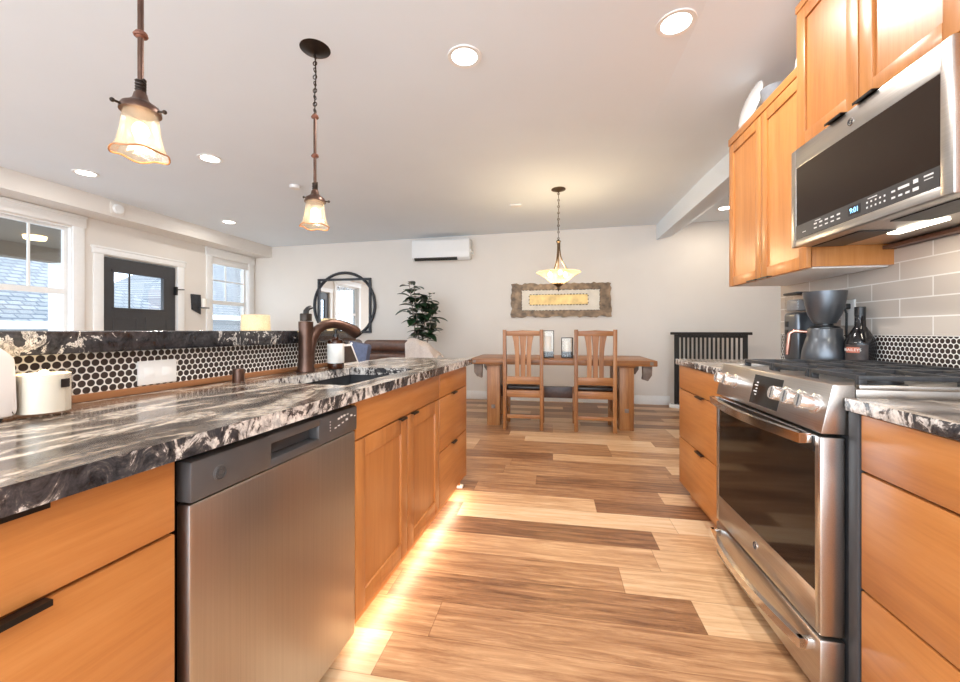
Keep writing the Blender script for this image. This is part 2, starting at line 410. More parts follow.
class MB:
    def __init__(s): s.bm = bmesh.new()
    def box(s, x0, x1, y0, y1, z0, z1, bev=0.0, seg=2, rot=None, piv=None):
        r = bmesh.ops.create_cube(s.bm, size=1.0)
        vs = r['verts']
        bmesh.ops.scale(s.bm, vec=(x1 - x0, y1 - y0, z1 - z0), verts=vs)
        bmesh.ops.translate(s.bm, vec=((x0 + x1) / 2, (y0 + y1) / 2, (z0 + z1) / 2), verts=vs)
        if bev:
            es = list({e for v in vs for e in v.link_edges})
            g = bmesh.ops.bevel(s.bm, geom=es, offset=bev, segments=seg, profile=0.5, affect='EDGES')
            vs = list({v for f in g['faces'] for v in f.verts} | {v for v in vs if v.is_valid})
        if rot is not None:
            bmesh.ops.rotate(s.bm, cent=piv or ((x0 + x1) / 2, (y0 + y1) / 2, (z0 + z1) / 2), matrix=rot, verts=vs)
        return s
    def lathe(s, prof, c=(0, 0, 0), n=28, axis='Z', wave=None, caps=True):
        """prof: list of (r, h)"""
        rings = []
        for k, (r, h) in enumerate(prof):
            ring = []
            for i in range(n):
                a = 2 * math.pi * i / n
                rr, hh = r, h
                if wave: rr, hh = wave(k, a, r, h)
                p = (rr * math.cos(a), rr * math.sin(a), hh)
                if axis == 'X': p = (p[2], p[0], p[1])
                elif axis == 'Y': p = (p[1], p[2], p[0])
                ring.append(s.bm.verts.new((c[0] + p[0], c[1] + p[1], c[2] + p[2])))
            rings.append(ring)
        for a, b in zip(rings, rings[1:]):
            for i in range(n):
                s.bm.faces.new((a[i], a[(i + 1) % n], b[(i + 1) % n], b[i]))
        if caps and prof[0][0] > 1e-5 and not wave: s.bm.faces.new(list(reversed(rings[0])))
        if caps and prof[-1][0] > 1e-5 and not wave: s.bm.faces.new(rings[-1])
        return s
    def tube(s, pts, rad, n=10, cap=True, flat=1.0):
        pts = [Vector(p) for p in pts]
        rads = rad if isinstance(rad, (list, tuple)) else [rad] * len(pts)
        up = Vector((0, 0, 1))
        rings = []
        prev = None
        for i, p in enumerate(pts):
            d = (pts[min(i + 1, len(pts) - 1)] - pts[max(i - 1, 0)]).normalized()
            if prev is None:
                a = d.cross(up)
                if a.length < 1e-3: a = d.cross(Vector((1, 0, 0)))
                a.normalize()
            else:
                a = (prev - d * prev.dot(d)).normalized()
            prev = a
            b = d.cross(a).normalized()
            rings.append([s.bm.verts.new(p + rads[i] * (math.cos(t) * a + flat * math.sin(t) * b)) for t in [2 * math.pi * k / n for k in range(n)]])
        for a, b in zip(rings, rings[1:]):
            for i in range(n):
                s.bm.faces.new((a[i], a[(i + 1) % n], b[(i + 1) % n], b[i]))
        if cap:
            s.bm.faces.new(list(reversed(rings[0]))); s.bm.faces.new(rings[-1])
        return s
    def prism(s, poly, axis, d0, d1, bev=0.0):
        """poly in the two remaining axes (cyclic order x,y,z)"""
        def mk(p, d):
            if axis == 'X': return (d, p[0], p[1])
            if axis == 'Y': return (p[0], d, p[1])
            return (p[0], p[1], d)
        a = [s.bm.verts.new(mk(p, d0)) for p in poly]
        b = [s.bm.verts.new(mk(p, d1)) for p in poly]
        fs = [s.bm.faces.new(a), s.bm.faces.new(list(reversed(b)))]
        for i in range(len(poly)):
            j = (i + 1) % len(poly)
            fs.append(s.bm.faces.new((a[j], a[i], b[i], b[j])))
        bmesh.ops.recalc_face_normals(s.bm, faces=fs)
        if bev:
            es = list({e for f in fs for e in f.edges})
            bmesh.ops.bevel(s.bm, geom=es, offset=bev, segments=2, profile=0.5, affect='EDGES')
        return s
    def ball(s, c, r, sc=(1, 1, 1), seg=20, rings=12):
        g = bmesh.ops.create_uvsphere(s.bm, u_segments=seg, v_segments=rings, radius=r)
        bmesh.ops.scale(s.bm, vec=sc, verts=g['verts'])
        bmesh.ops.translate(s.bm, vec=c, verts=g['verts'])
        return s
    def torus(s, c, R0, r, axis='Z', n=36, m=8, sx=1.0):
        rings = []
        for i in range(n):
            a = 2 * math.pi * i / n
            ring = []
            for j in range(m):
                b = 2 * math.pi * j / m
                rr = R0 + r * math.cos(b)
                p = (rr * math.cos(a) * sx, rr * math.sin(a), r * math.sin(b))
                if axis == 'X': p = (p[2], p[0], p[1])
                elif axis == 'Y': p = (p[0], p[2], p[1])
                ring.append(s.bm.verts.new((c[0] + p[0], c[1] + p[1], c[2] + p[2])))
            rings.append(ring)
        for i in range(n):
            a, b = rings[i], rings[(i + 1) % n]
            for j in range(m):
                s.bm.faces.new((a[j], b[j], b[(j + 1) % m], a[(j + 1) % m]))
        return s
    def build(s, name, mat, parent=None, base=None, smooth=True, fix=True, angle=35):
        """parent: a thing or part already built; coordinates stay those of the plan"""
        if fix: bmesh.ops.recalc_face_normals(s.bm, faces=s.bm.faces[:])
        L = Vector(parent['_base']) if parent is not None else Vector(base if base is not None else (0, 0, 0))
        bmesh.ops.translate(s.bm, vec=-L, verts=s.bm.verts[:])
        me = bpy.data.meshes.new(name)
        for f in s.bm.faces: f.smooth = smooth
        s.bm.to_mesh(me); s.bm.free()
        if smooth: me.set_sharp_from_angle(angle=R(angle))
        me.materials.append(mat)
        o = bpy.data.objects.new(name, me)
        C.objects.link(o)
        o['_base'] = tuple(L)
        if parent is not None: o.parent = parent
        else: o.matrix_world = fmat() @ Matrix.Translation(L)
        return o

def thing(name, label, cat, base=(0, 0, 0), group=None):
    o = bpy.data.objects.new(name, None)
    o.empty_display_size = 0.05
    C.objects.link(o)
    o.matrix_world = fmat() @ Matrix.Translation(Vector(base))
    o['_base'] = tuple(base)
    o['label'] = label; o['category'] = cat
    if group: o['group'] = group
    return o

def tag(o, label, cat, group=None):
    o['label'] = label; o['category'] = cat
    if group: o['group'] = group
    return o

def struct(mb, name, mat, parent=None, base=None):
    o = mb.build(name, mat, parent, base)
    if parent is None: o['kind'] = 'structure'
    return o

def copy_tree(o, parent=None):
    c = o.copy(); C.objects.link(c)
    if parent is not None:
        c.parent = parent
        c.matrix_parent_inverse = o.matrix_parent_inverse.copy()
    for ch in list(o.children): copy_tree(ch, c)
    return c

FACE = {'-X': Matrix(((0, 0, -1), (-1, 0, 0), (0, 1, 0))), '+X': Matrix(((0, 0, 1), (1, 0, 0), (0, 1, 0))),
        '-Y': Matrix(((1, 0, 0), (0, 0, -1), (0, 1, 0)))}
def text(name, body, size, loc, face, mat, parent, tilt=None):
    cu = bpy.data.curves.new(name, 'FONT')
    cu.body = body; cu.size = size; cu.align_x = 'CENTER'; cu.align_y = 'CENTER'; cu.extrude = 0.0003
    cu.materials.append(mat)
    tmp = bpy.data.objects.new('text_source', cu); C.objects.link(tmp)
    bpy.context.view_layer.update()
    me = bpy.data.meshes.new_from_object(tmp.evaluated_get(bpy.context.evaluated_depsgraph_get()))
    bpy.data.objects.remove(tmp); bpy.data.curves.remove(cu)
    me.name = name
    if not me.materials: me.materials.append(mat)
    o = bpy.data.objects.new(name, me); C.objects.link(o)
    o.parent = parent
    o.location = Vector(loc) - Vector(parent['_base'])
    m = FACE[face].to_4x4()
    if tilt is not None: m = tilt @ m
    o.rotation_euler = m.to_euler()
    return o

def B(*a, **k): return MB().box(*a, **k)

# ------------------------------------------------------------------ the room
room()
XL, YB, XR = -5.313, 6.4, 1.483
Y0 = -2.6
def ceil_z(x): return 2.687 + 0.0145 * x
struct(B(XL - .2, 4.3, Y0, YB + .2, -0.12, 0), 'floor', M['floor'])
struct(MB().prism([(XL - .2, ceil_z(XL - .2)), (4.3, ceil_z(4.3)), (4.3, 2.95), (XL - .2, 2.95)], 'Y', Y0, YB + .2), 'ceiling', M['ceil'])
struct(B(XL - .2, 4.3, YB, YB + .18, 0, 2.9), 'wall_back', M['wall'])
# left wall with its two windows and the door
w = MB()
OP = [(2.44, 3.60, 0.82, 2.28), (3.90, 4.87, 0.0, 2.02), (5.46, 6.24, 0.82, 2.28)]
xa, xb = XL - .16, XL
ys = [Y0, 2.44, 3.60, 3.90, 4.87, 5.46, 6.24, YB]
for i in range(0, len(ys) - 1, 2): w.box(xa, xb, ys[i], ys[i + 1], 0, 2.62)
for (a, b, z0, z1) in OP:
    if z0 > 0: w.box(xa, xb, a, b, 0, z0)
    w.box(xa, xb, a, b, z1, 2.62)
struct(w, 'wall_left', M['wall'])
struct(MB().prism([(XL, 2.425), (XL + .343, 2.425), (XL + .343, ceil_z(XL + .343) + .02), (XL, ceil_z(XL) + .02)], 'Y', Y0, YB), 'trim_1', M['wall'])
# right kitchen wall, the header that continues it, the far side of the stair well
struct(B(XR, XR + .13, Y0, 2.95, 0, 2.75), 'wall_right', M['wall'])
struct(MB().prism([(1.53, 2.76), (1.53, 2.475), (1.74, 2.525), (2.10, 2.765)], 'Y', 2.95, YB), 'trim_2', M['ceil'])
struct(B(4.1, 4.3, Y0, YB, 0, 2.9), 'wall_stair', M['wall'])
# shallow drop of the ceiling over the range side
sp_ = MB()
rows_ = []
for y_, d_ in ((Y0, .10), (2.6, .10), (3.0, .08), (3.5, .045), (4.0, .015), (4.5, -.002)):
    rows_.append([sp_.bm.verts.new(p) for p in ((.73, y_, ceil_z(.73) - .001), (1.53, y_, ceil_z(1.53) - d_ - .001), (1.53, y_, ceil_z(1.53) + .03), (.73, y_, ceil_z(.73) + .03))])
for a_, b_ in zip(rows_, rows_[1:]):
    for i in range(4): sp_.bm.faces.new((a_[i], a_[(i + 1) % 4], b_[(i + 1) % 4], b_[i]))
sp_.bm.faces.new(rows_[0]); sp_.bm.faces.new(rows_[-1])
struct(sp_, 'trim_3', M['ceil'])
struct(B(XL + .02, 1.72, YB - .018, YB, 0, .135, bev=.004), 'baseboard_back', M['trim'])
for a, b in ((Y0, 3.84), (4.98, YB - .02)):
    struct(B(XL, XL + .018, a, b, 0, .135, bev=.004), 'baseboard_left', M['trim'])
struct(B(XR + .13, XR + .145, 2.0, 2.95, 0, .13), 'baseboard_right', M['trim'])

def window(name, y0, y1, z0, z1, muntins_y, bars_z, rail_z, valance=False):
    x = XL
    cas = .105
    r = MB()
    r.box(x, x + .022, y0 - cas, y0 + .005, z0 - .02, z1 + .01, bev=.003)
    r.box(x, x + .022, y1 - .005, min(y1 + cas, YB - .01), z0 - .02, z1 + .01, bev=.003)
    r.box(x, x + .028, y0 - cas - .015, min(y1 + cas + .015, YB - .01), z1 + .01, 2.415, bev=.004)
    r.box(x, x + .04, y0 - cas - .02, min(y1 + cas + .02, YB - .01), 2.395, 2.42, bev=.004)
    r.box(x, x + .06, y0 - cas - .02, min(y1 + cas + .02, YB - .01), z0 - .05, z0 - .02, bev=.004)
    o = struct(r, name, M['trim'])
    f = MB()
    t = .04
    f.box(x - .10, x - .06, y0, y0 + t, z0, z1); f.box(x - .10, x - .06, y1 - t, y1, z0, z1)
    f.box(x - .10, x - .06, y0 + t, y1 - t, z0, z0 + t); f.box(x - .10, x - .06, y0 + t, y1 - t, z1 - t, z1)
    f.box(x - .10, x - .05, y0 + t, y1 - t, rail_z - .03, rail_z + .03)
    for y in muntins_y: f.box(x - .09, x - .07, y - .009, y + .009, rail_z + .03, z1 - t)
    for z in bars_z: f.box(x - .091, x - .071, y0 + t, y1 - t, z - .009, z + .009)
    f.build('window_frame', M['trim'], o)
    jm = MB()
    jm.box(x - .05, x - .001, y0 + .001, y0 + .012, z0, z1); jm.box(x - .05, x - .001, y1 - .012, y1 - .001, z0, z1)
    jm.box(x - .05, x - .001, y0 + .012, y1 - .012, z1 - .012, z1 - .001)
    jm.build('window_jamb', M['trim'], o)
    B(x - .083, x - .079, y0 + t, y1 - t, z0 + t, z1 - t).build('pane', M['glass'], o)
    if valance:
        B(x - .045, x - .002, y0 + .014, y1 - .014, z1 - .10, z1 - .014, bev=.005).build('blind_valance', M['white_plastic'], o)
    return o
window('window_1', 2.44, 3.60, .82, 2.28, (2.76, 3.012, 3.264), (), 1.55)
window('window_2', 5.46, 6.24, .82, 2.28, (5.82,), (1.93,), 1.57, True)

# front door
dr = MB()
x = XL
dr.box(x, x + .022, 3.80, 3.905, 0, 2.03, bev=.003); dr.box(x, x + .022, 4.865, 4.97, 0, 2.03, bev=.003)
dr.box(x, x + .028, 3.785, 4.985, 2.03, 2.10, bev=.004); dr.box(x, x + .04, 3.775, 4.995, 2.095, 2.12, bev=.004)
dd = struct(dr, 'door_1', M['trim'])
sl = MB()
DX = (x - .07, x - .02)
gy0, gy1, gz0, gz1 = 4.05, 4.69, 1.40, 1.84
sl.box(*DX, 3.91, gy0, .01, 2.01); sl.box(*DX, gy1, 4.86, .01, 2.01)
sl.box(*DX, gy0, gy1, .01, gz0); sl.box(*DX, gy0, gy1, gz1, 2.01)
for (a, b) in ((4.03, 4.34), (4.43, 4.74)):
    sl.box(x - .021, x - .012, a, a + .02, .2, 1.29); sl.box(x - .021, x - .012, b - .02, b, .2, 1.29)
    sl.box(x - .021, x - .012, a + .02, b - .02, 1.27, 1.29); sl.box(x - .021, x - .012, a + .02, b - .02, .2, .22)
for z in (gz0 - .03, gz1): sl.box(x - .021, x - .006, gy0 - .03, gy1 + .03, z, z + .03)
sl.build('door_leaf', M['door'], dd)
B(x - .05, x - .044, gy0, gy1, gz0, gz1).build('pane', M['glass'], dd)
B(x - .052, x - .04, 4.24, 4.258, gz0, gz1).build('glazing_bar', M['door'], dd)
h = MB(); h.box(x - .02, x + .03, 4.835, 4.86, 1.62, 1.74, bev=.004); h.tube([(x + .02, 4.85, 1.70), (x + .05, 4.87, 1.70), (x + .06, 4.93, 1.705)], .008)
h.build('door_latch', M['black'], dd)
lv = MB(); lv.tube([(x - .02, 3.99, 1.0), (x + .04, 3.99, 1.0), (x + .04, 4.09, 1.0)], .012); lv.build('door_handle', M['black'], dd)

# ------------------------------------------------------------------ outside the front windows
o = B(-30, XL - .2, -6, 22, -.5, -.35).build('yard', M['ground']); o['kind'] = 'structure'
def house(label, x0, x1, y0, y1, eave, ridge, base):
    t = thing('neighbour_house', label, 'house', ((x0 + x1) / 2, (y0 + y1) / 2, base))
    B(x0, x1, y0, y1, base, eave).build('house_wall', M['siding'], t)
    xm = (x0 + x1) / 2; ov = .4
    r = MB()
    ins = (y1 - y0) * .30
    v = [r.bm.verts.new(p) for p in ((x0 - ov, y0 - ov, eave), (x1 + ov, y0 - ov, eave), (x1 + ov, y1 + ov, eave), (x0 - ov, y1 + ov, eave),
                                     (xm, y0 + ins, ridge), (xm, y1 - ins, ridge))]
    for f in ((0, 1, 4), (1, 2, 5, 4), (2, 3, 5), (3, 0, 4, 5), (3, 2, 1, 0)): r.bm.faces.new([v[i] for i in f])
    r.build('roof', M['shingle'], t)
    g = MB(); g.box(x1 + ov, x1 + ov + .1, y0 - ov, y1 + ov, eave - .14, eave); g.build('gutter', M['trim'], t)
    wnd = MB(); wnd.box(x1, x1 + .05, (y0 + y1) / 2 - .6, (y0 + y1) / 2 + .6, base + .4, base + 1.2); wnd.build('window', M['dark_slot'], t)
    return t
house('single storey neighbour house with grey blue shingle roof seen through the left window', -15.0, -9.6, 3.6, 8.6, 1.28, 3.25, -.35)
house('farther neighbour house with shingle roof seen through the door glass and right window', -17.0, -11.0, 11.0, 19.0, 1.6, 4.2, -.35)
t = thing('porch', 'brown boarded porch roof with a white post outside the entry wall', 'porch', (-6.6, 3.4, -.35))
B(-7.3, XL - .17, 1.6, 5.0, 2.32, 2.45).build('porch_ceiling', M['porch'], t)
B(-7.4, -7.2, 1.6, 5.0, 2.12, 2.32).build('porch_beam', M['porch'], t)
B(-7.42, -7.18, 4.72, 4.96, -.35, 2.12).build('post', M['trim'], t)
pl = MB().lathe([(.001, 2.265), (.10, 2.275), (.11, 2.319)], (-6.5, 4.0, 0)).build('porch_light', emit('porch_lamp', (1, .72, .35), 3), None, (-6.5, 4.0, 2.32))
tag(pl, 'small warm ceiling lamp under the brown porch roof outside', 'lamp')

# ------------------------------------------------------------------ recessed ceiling lamps
cans = [(0.622, 2.204, 'recessed ceiling light nearest the range cabinets, beside the bright ceiling wedge'),
        (-0.497, 2.231, 'recessed ceiling light above the middle of the aisle'),
        (-2.998, 3.066, 'recessed ceiling light between the two pendants, over the living area'),
        (-4.40, 3.09, 'recessed ceiling light close to the soffit left of the near pendant'),
        (-4.429, 4.842, 'small recessed ceiling light farthest left, before the right window'),
        (2.216, 5.729, 'recessed ceiling light over the stair railing, by the upper cabinet edge')]
proto = None
added_fill = [(-0.5, -0.9, ''), (0.62, -0.9, ''), (-3.0, 0.2, '')]  # unseen ceiling lamps without fixtures, added as extra fill
for i, (cx, cy, lab) in enumerate(cans):
    cz = ceil_z(cx) - (.018 if 0.73 < cx < 1.5 else 0)
    if proto is None:
        t = thing('recessed_light', lab, 'ceiling light', (cx, cy, cz), 'recessed ceiling lights')
        MB().lathe([(.072, cz - .004), (.095, cz - .006), (.098, cz + .001), (.072, cz + .001), (.072, cz - .004)], (cx, cy, 0), 32, caps=False).build('trim_ring', M['trim'], t)
        MB().lathe([(.0005, cz - .003), (.072, cz - .003), (.072, cz - .001), (.0005, cz - .001)], (cx, cy, 0), 32).build('lens', M['can'], t)
        proto = t
    else:
        t = copy_tree(proto); t.location = (cx, cy, cz); t['label'] = lab
    area('can_or_fill_lamp', (cx, cy, cz - .02), (0, 0, 0), .14, CAN_W * (.7, 1.25, .7, .16, .30, .35)[i], CAN_COL if i < 5 else (1.0, .84, .64), 'DISK')
for (cx, cy, _) in added_fill:
    area('can_or_fill_lamp', (cx, cy, ceil_z(cx) - .02), (0, 0, 0), .14, CAN_W, CAN_COL, 'DISK')
tag(MB().lathe([(.0005, 2.618), (.05, 2.62), (.055, 2.65)], (-2.692, 3.822, 0)).build('smoke_detector', M['white_plastic'], None, (-2.692, 3.822, 2.648)),
    'small white round detector on the ceiling behind the far pendant', 'detector')
tag(B(-.52, -.39, 4.95, 5.03, 2.664, 2.681, bev=.004).build('ceiling_vent', M['white_plastic'], None, (-.454, 4.99, 2.68)),
    'small white plate on the ceiling left of the chandelier canopy', 'vent')
t = thing('alarm_sounder', 'round white alarm on a square plate on the soffit above the front door', 'alarm', (XL + .343, 3.805, 2.52))
B(XL + .343, XL + .355, 3.73, 3.88, 2.455, 2.585, bev=.004).build('back_plate', M['wall'], t)
MB().lathe([(.0005, .03), (.05, .028), (.056, 0)], (XL + .355, 3.805, 2.52), axis='X').build('dome', M['white_plastic'], t)

# ------------------------------------------------------------------ island (its own plan direction)
island()
XF = -.742         # door faces
def pull_tab(parent, x, y0, y1, z, s=1, ext=.017):
    """black edge pull; s=+1 faces +X"""
    mb = MB()
    mb.box(min(x, x + s * ext), max(x, x + s * ext), y0, y1, z - .0025, z + .001)
    mb.box(min(x + s * (ext - .003), x + s * ext), max(x + s * (ext - .003), x + s * ext), y0, y1, z - .008, z - .0025)
    return mb.build('handle', M['pull'], parent)

def drawer_cab(label, xf, s, y0, y1, zs, ztop, pulls, zb=.10, depth=.56, slab=None, toe=.07, cat='cabinet', group=None):
    """zs: list of (z0,z1) drawer fronts. s=+1: the front faces +X"""
    t = thing('base_cabinet', label, cat, (xf - s * depth / 2, (y0 + y1) / 2, 0), group)
    xs = sorted((xf - s * .022, xf - s * depth))
    B(xs[0], xs[1], y0, y1, zb, ztop).build('carcass', M['alder_v'], t)
    xt = sorted((xf - s * (toe + .02), xf - s * toe))
    B(xt[0], xt[1], y0, y1, 0, zb).build('toe_kick', M['alder_h'], t)
    for i, (z0, z1) in enumerate(zs):
        xd = sorted((xf - s * .0205, xf))
        d = B(xd[0], xd[1], y0 + .003, y1 - .003, z0, z1, bev=.0025).build('drawer', M['alder_h'], t)
        if pulls and pulls[i]:
            pull_tab(d, xf, pulls[i][0], pulls[i][1], z1 + .0035, s)
    return t

def shaker(mb, x, s, y0, y1, z0, z1, rail=.068, th=.020):
    xo = sorted((x, x - s * th)); xi = sorted((x - s * .009, x - s * th))
    mb.box(*xo, y0, y0 + rail, z0, z1, bev=.002); mb.box(*xo, y1 - rail, y1, z0, z1, bev=.002)
    mb.box(*xo, y0 + rail, y1 - rail, z0, z0 + rail, bev=.002); mb.box(*xo, y0 + rail, y1 - rail, z1 - rail, z1, bev=.002)
    mb.box(*xi, y0 + rail - .002, y1 - rail + .002, z0 + rail - .002, z1 - rail + .002)
    return mb

D3 = [(.733, .868), (.425, .727), (.108, .419)]
c = drawer_cab('alder drawer cabinet at the left edge, left of the dishwasher', XF, 1, .045, .611, D3, .872, [(.20, .412), (.20, .415), (.20, .41)])
drawer_cab('alder drawer cabinet at the near end of the island, past the left edge', XF, 1, -.55, .040, D3, .872, None)
drawer_cab('alder drawer cabinet at the far end of the island, beside the sink cabinet', XF, 1, 2.142, 2.708, D3, .872, [None, (2.36, 2.44), (2.36, 2.44)])
# sink cabinet
t = thing('sink_cabinet', 'alder sink cabinet with two panelled doors and a wide false drawer front', 'cabinet', (-1.0, 1.69, 0))
cb = MB()
cb.box(-1.30, XF - .022, 1.250, 1.268, .10, .872); cb.box(-1.30, XF - .022, 2.121, 2.139, .10, .872)
cb.box(-1.30, XF - .022, 1.268, 2.121, .10, .118); cb.box(-1.32, -1.30, 1.25, 2.139, .10, .872)
cb.box(XF - .04, XF - .022, 1.268, 2.121, .72, .872)
cb.build('carcass', M['alder_v'], t)
B(XF - .09, XF - .07, 1.25, 2.139, 0, .10).build('toe_kick', M['alder_h'], t)
B(XF - .0205, XF, 1.253, 2.136, .733, .868, bev=.0025).build('false_front', M['alder_h'], t)
d = shaker(MB(), XF, 1, 1.253, 1.696, .108, .727).build('door', M['alder_v'], t); pull_tab(d, XF, 1.60, 1.66, .730)
d = shaker(MB(), XF, 1, 1.702, 2.136, .108, .727).build('door', M['alder_v'], t); pull_tab(d, XF, 1.735, 1.795, .730)
# end panel and its foot
t = thing('end_panel', 'alder end panel with a white foot closing the far end of the island', 'panel', (-1.0, 2.72, 0))
B(-1.30, XF - .005, 2.710, 2.728, .095, .872, bev=.001).build('panel_board', M['alder_v'], t)
B(-1.30, XF - .05, 2.710, 2.728, .022, .0945).build('panel_foot', M['alder_v'], t)
B(-1.30, XF - .03, 2.709, 2.745, 0, .0215, bev=.004).build('foot_trim', M['trim'], t)
# toe-kick LED strip
B(XF - .068, XF - .05, 1.27, 2.69, .085, .097).build('led_strip', M['strip'], None, (XF - .06, 1.98, .09))
tag(bpy.data.objects['led_strip'], 'warm LED strip tucked under the island cabinets above the floor', 'light')
for yy in (1.45, 1.80, 2.15, 2.5):
    p = fmat() @ Vector((XF - .03, yy, .082))
    area('toe_lamp', p, (0, R(-38), FR.ang), .05, .38, (1.0, .84, .60), sy=.33)

# dishwasher
t = thing('dishwasher', 'stainless dishwasher with slate control panel under the island counter', 'dishwasher', (-1.0, .93, 0))
B(-1.30, XF - .03, .640, 1.236, .06, .862).build('tub', M['black'], t)
f = MB().prism([(.632, .072), (1.243, .072), (1.243, .772), (.632, .772)], 'X', XF - .03, XF + .006, bev=.008)
f.build('door_panel', M['steel_dw'], t)
cp = MB()
px0, px1 = XF - .03, XF + .012
cp.box(px0, px1, .630, .846, .774, .857, bev=.007); cp.box(px0, px1, 1.032, 1.245, .774, .857, bev=.007)
cp.box(px0, px1 - .0005, .83, 1.05, .774, .797, bev=.004); cp.box(px0, px1 - .0005, .83, 1.05, .834, .857, bev=.004)
cp.box(px0, px0 + .006, .83, 1.05, .79, .84)
cpo = cp.build('control_panel', M['slate'], t)
B(px0 + .006, px0 + .010, .848, 1.03, .798, .833).build('handle_pocket', M['grey_side'], cpo)
mk = MB()
rnd = random.Random(3)
for (yy, zz, ww, hh) in [(1.085, .806, .004, .003), (1.085, .815, .004, .003), (1.085, .824, .004, .003), (1.085, .833, .004, .003),
                         (1.110, .808, .010, .004), (1.127, .812, .012, .003), (1.127, .832, .012, .006), (1.143, .834, .010, .007), (1.158, .836, .012, .006),
                         (1.15, .816, .010, .004), (1.172, .820, .012, .007), (1.178, .838, .010, .003), (1.20, .828, .012, .006), (1.222, .824, .010, .003)]:
    mk.box(px1, px1 + .0006, yy, yy + ww, zz, zz + hh)
mk.build('button_markings', M['mark'], cpo)
def emblem(parent, c, r, face, mat1, mat2):
    s = -1 if face == '-X' else 1
    mb = MB().lathe([(.0005, s * .0025), (r * .86, s * .0025), (r, s * .001), (r, 0)], c, 24, axis='X')
    e = mb.build('emblem', mat1, parent)
    g = MB()
    cx = c[0] + s * .0032
    g.torus((cx, c[1], c[2]), r * .80, r * .06, axis='X', n=28, m=6)
    for k in (-1, 1):
        pts = [(cx, c[1] + k * r * (.1 + .35 * math.sin(a)), c[2] + r * .42 * math.cos(a)) for a in [R(x_) for x_ in range(-30, 260, 29)]]
        g.tube(pts, r * .06, 6)
    g.build('emblem_script', mat2, e)
emblem(cpo, (px1, .695, .815), .016, '+X', M['slate'], M['grey_side'])

# counter top with the sink cut out
SX0, SX1, SY0, SY1 = -1.19, -.812, 1.31, 1.96
cx0, cx1, cy0, cy1 = -1.345, -.712, -.60, 2.76
z0, z1 = .8755, .915
ct = MB()
ct.box(cx0, cx1, cy0, SY0, z0, z1); ct.box(cx0, cx1, SY1, cy1, z0, z1)
ct.box(cx0, SX0, SY0, SY1, z0, z1); ct.box(SX1, cx1, SY0, SY1, z0, z1)
bmesh.ops.remove_doubles(ct.bm, verts=ct.bm.verts[:], dist=1e-5)
o = ct.build('island_countertop', M['granite'], None, (-1.03, 1.0, .8755), smooth=False)
tag(o, 'long polished black, brown and cream granite countertop of the island', 'countertop')
# sink
sk = MB()
tt = .012
sk.box(SX0 - .02, SX1 + .02, SY0 - .02, SY1 + .02, .665, .677)
sk.box(SX0 - .02, SX0 - .006, SY0 - .02, SY1 + .02, .677, .8745); sk.box(SX1 + .006, SX1 + .02, SY0 - .02, SY1 + .02, .677, .8745)
sk.box(SX0 - .006, SX1 + .006, SY0 - .02, SY0 - .006, .677, .8745); sk.box(SX0 - .006, SX1 + .006, SY1 + .006, SY1 + .02, .677, .8745)
t = thing('kitchen_sink', 'dark undermount kitchen sink set into the island counter', 'sink', ((SX0 + SX1) / 2, (SY0 + SY1) / 2, .665))
sk.build('basin', M['sink'], t)
MB().lathe([(.0005, .681), (.03, .681), (.045, .684), (.05, .6775)], ((SX0 + SX1) / 2, (SY0 + SY1) / 2, 0)).build('drain', M['chrome'], t)

# half wall with penny tile, wood strip and raised bar
struct(B(-1.50, -1.358, -.60, 2.17, 0, 1.05), 'wall_island', M['wall'])
o = B(-1.358, -1.346, -.60, 2.16, .917, 1.0515).build('backsplash', M['penny'], None, (-1.35, .8, .9455)); o['kind'] = 'structure'
o = B(-1.3455, -1.333, -.60, 2.16, .9155, .937, bev=.002).build('trim_4', M['wood_strip']); o['kind'] = 'structure'
o = B(-1.515, -1.333, 2.17, 2.185, .917, 1.05).build('trim_5', M['trim']); o['kind'] = 'structure'
bl = MB().box(-1.68, -1.308, -.60, 2.215, 1.053, 1.1140, bev=.004)
tag(bl.build('bar_ledge', M['granite_dark'], None, (-1.5, .8, 1.052)), 'raised charcoal granite bar ledge above the round mosaic tile', 'countertop')

# outlet
t = thing('wall_outlet', 'white double outlet plate on the round mosaic tile behind the counter', 'outlet', (-1.346, 1.04, .978))
B(-1.3455, -1.339, .978, 1.103, .940, 1.017, bev=.002).build('cover_plate', M['white_plastic'], t)
for y in (1.012, 1.069): B(-1.3395, -1.338, y - .017, y + .017, .962, .995, bev=.0008).build('socket', M['trim'], t)

# candle jar
cx, cy = -1.212, .676
t = thing('candle_jar', 'lit white candle in a glass jar with a black label on the counter', 'candle', (cx, cy, .916))
MB().lathe([(.046, .9165), (.049, .922), (.049, 1.022), (.0465, 1.022), (.0465, .926), (.0005, .926)], (cx, cy, 0), 36).build('jar', M['jar'], t)
MB().lathe([(.0005, .9265), (.0455, .9265), (.0455, 1.014), (.041, .998), (.0005, .996)], (cx, cy, 0), 36).build('wax', M['wax'], t)
MB().tube([(cx, cy, .996), (cx, cy, 1.004)], .0015, 6).build('wick', M['black'], t)
MB().lathe([(.0005, 1.003), (.002, 1.006), (.0015, 1.010), (.0005, 1.014)], (cx, cy, 0), 10).build('flame', M['bulb'], t)
lbm = MB()
va = 0
for k in range(5):
    a0, a1 = R(4 + k * 5), R(9 + k * 5)
    q = [(cx + .0496 * math.cos(a), cy + .0496 * math.sin(a), z) for a, z in ((a0, .982), (a1, .982), (a1, 1.002), (a0, 1.002))]
    lbm.bm.faces.new([lbm.bm.verts.new(p) for p in q])
g_ = bmesh.ops.solidify(lbm.bm, geom=lbm.bm.faces[:], thickness=.0004)
lbm.build('label', M['label_dark'], t)
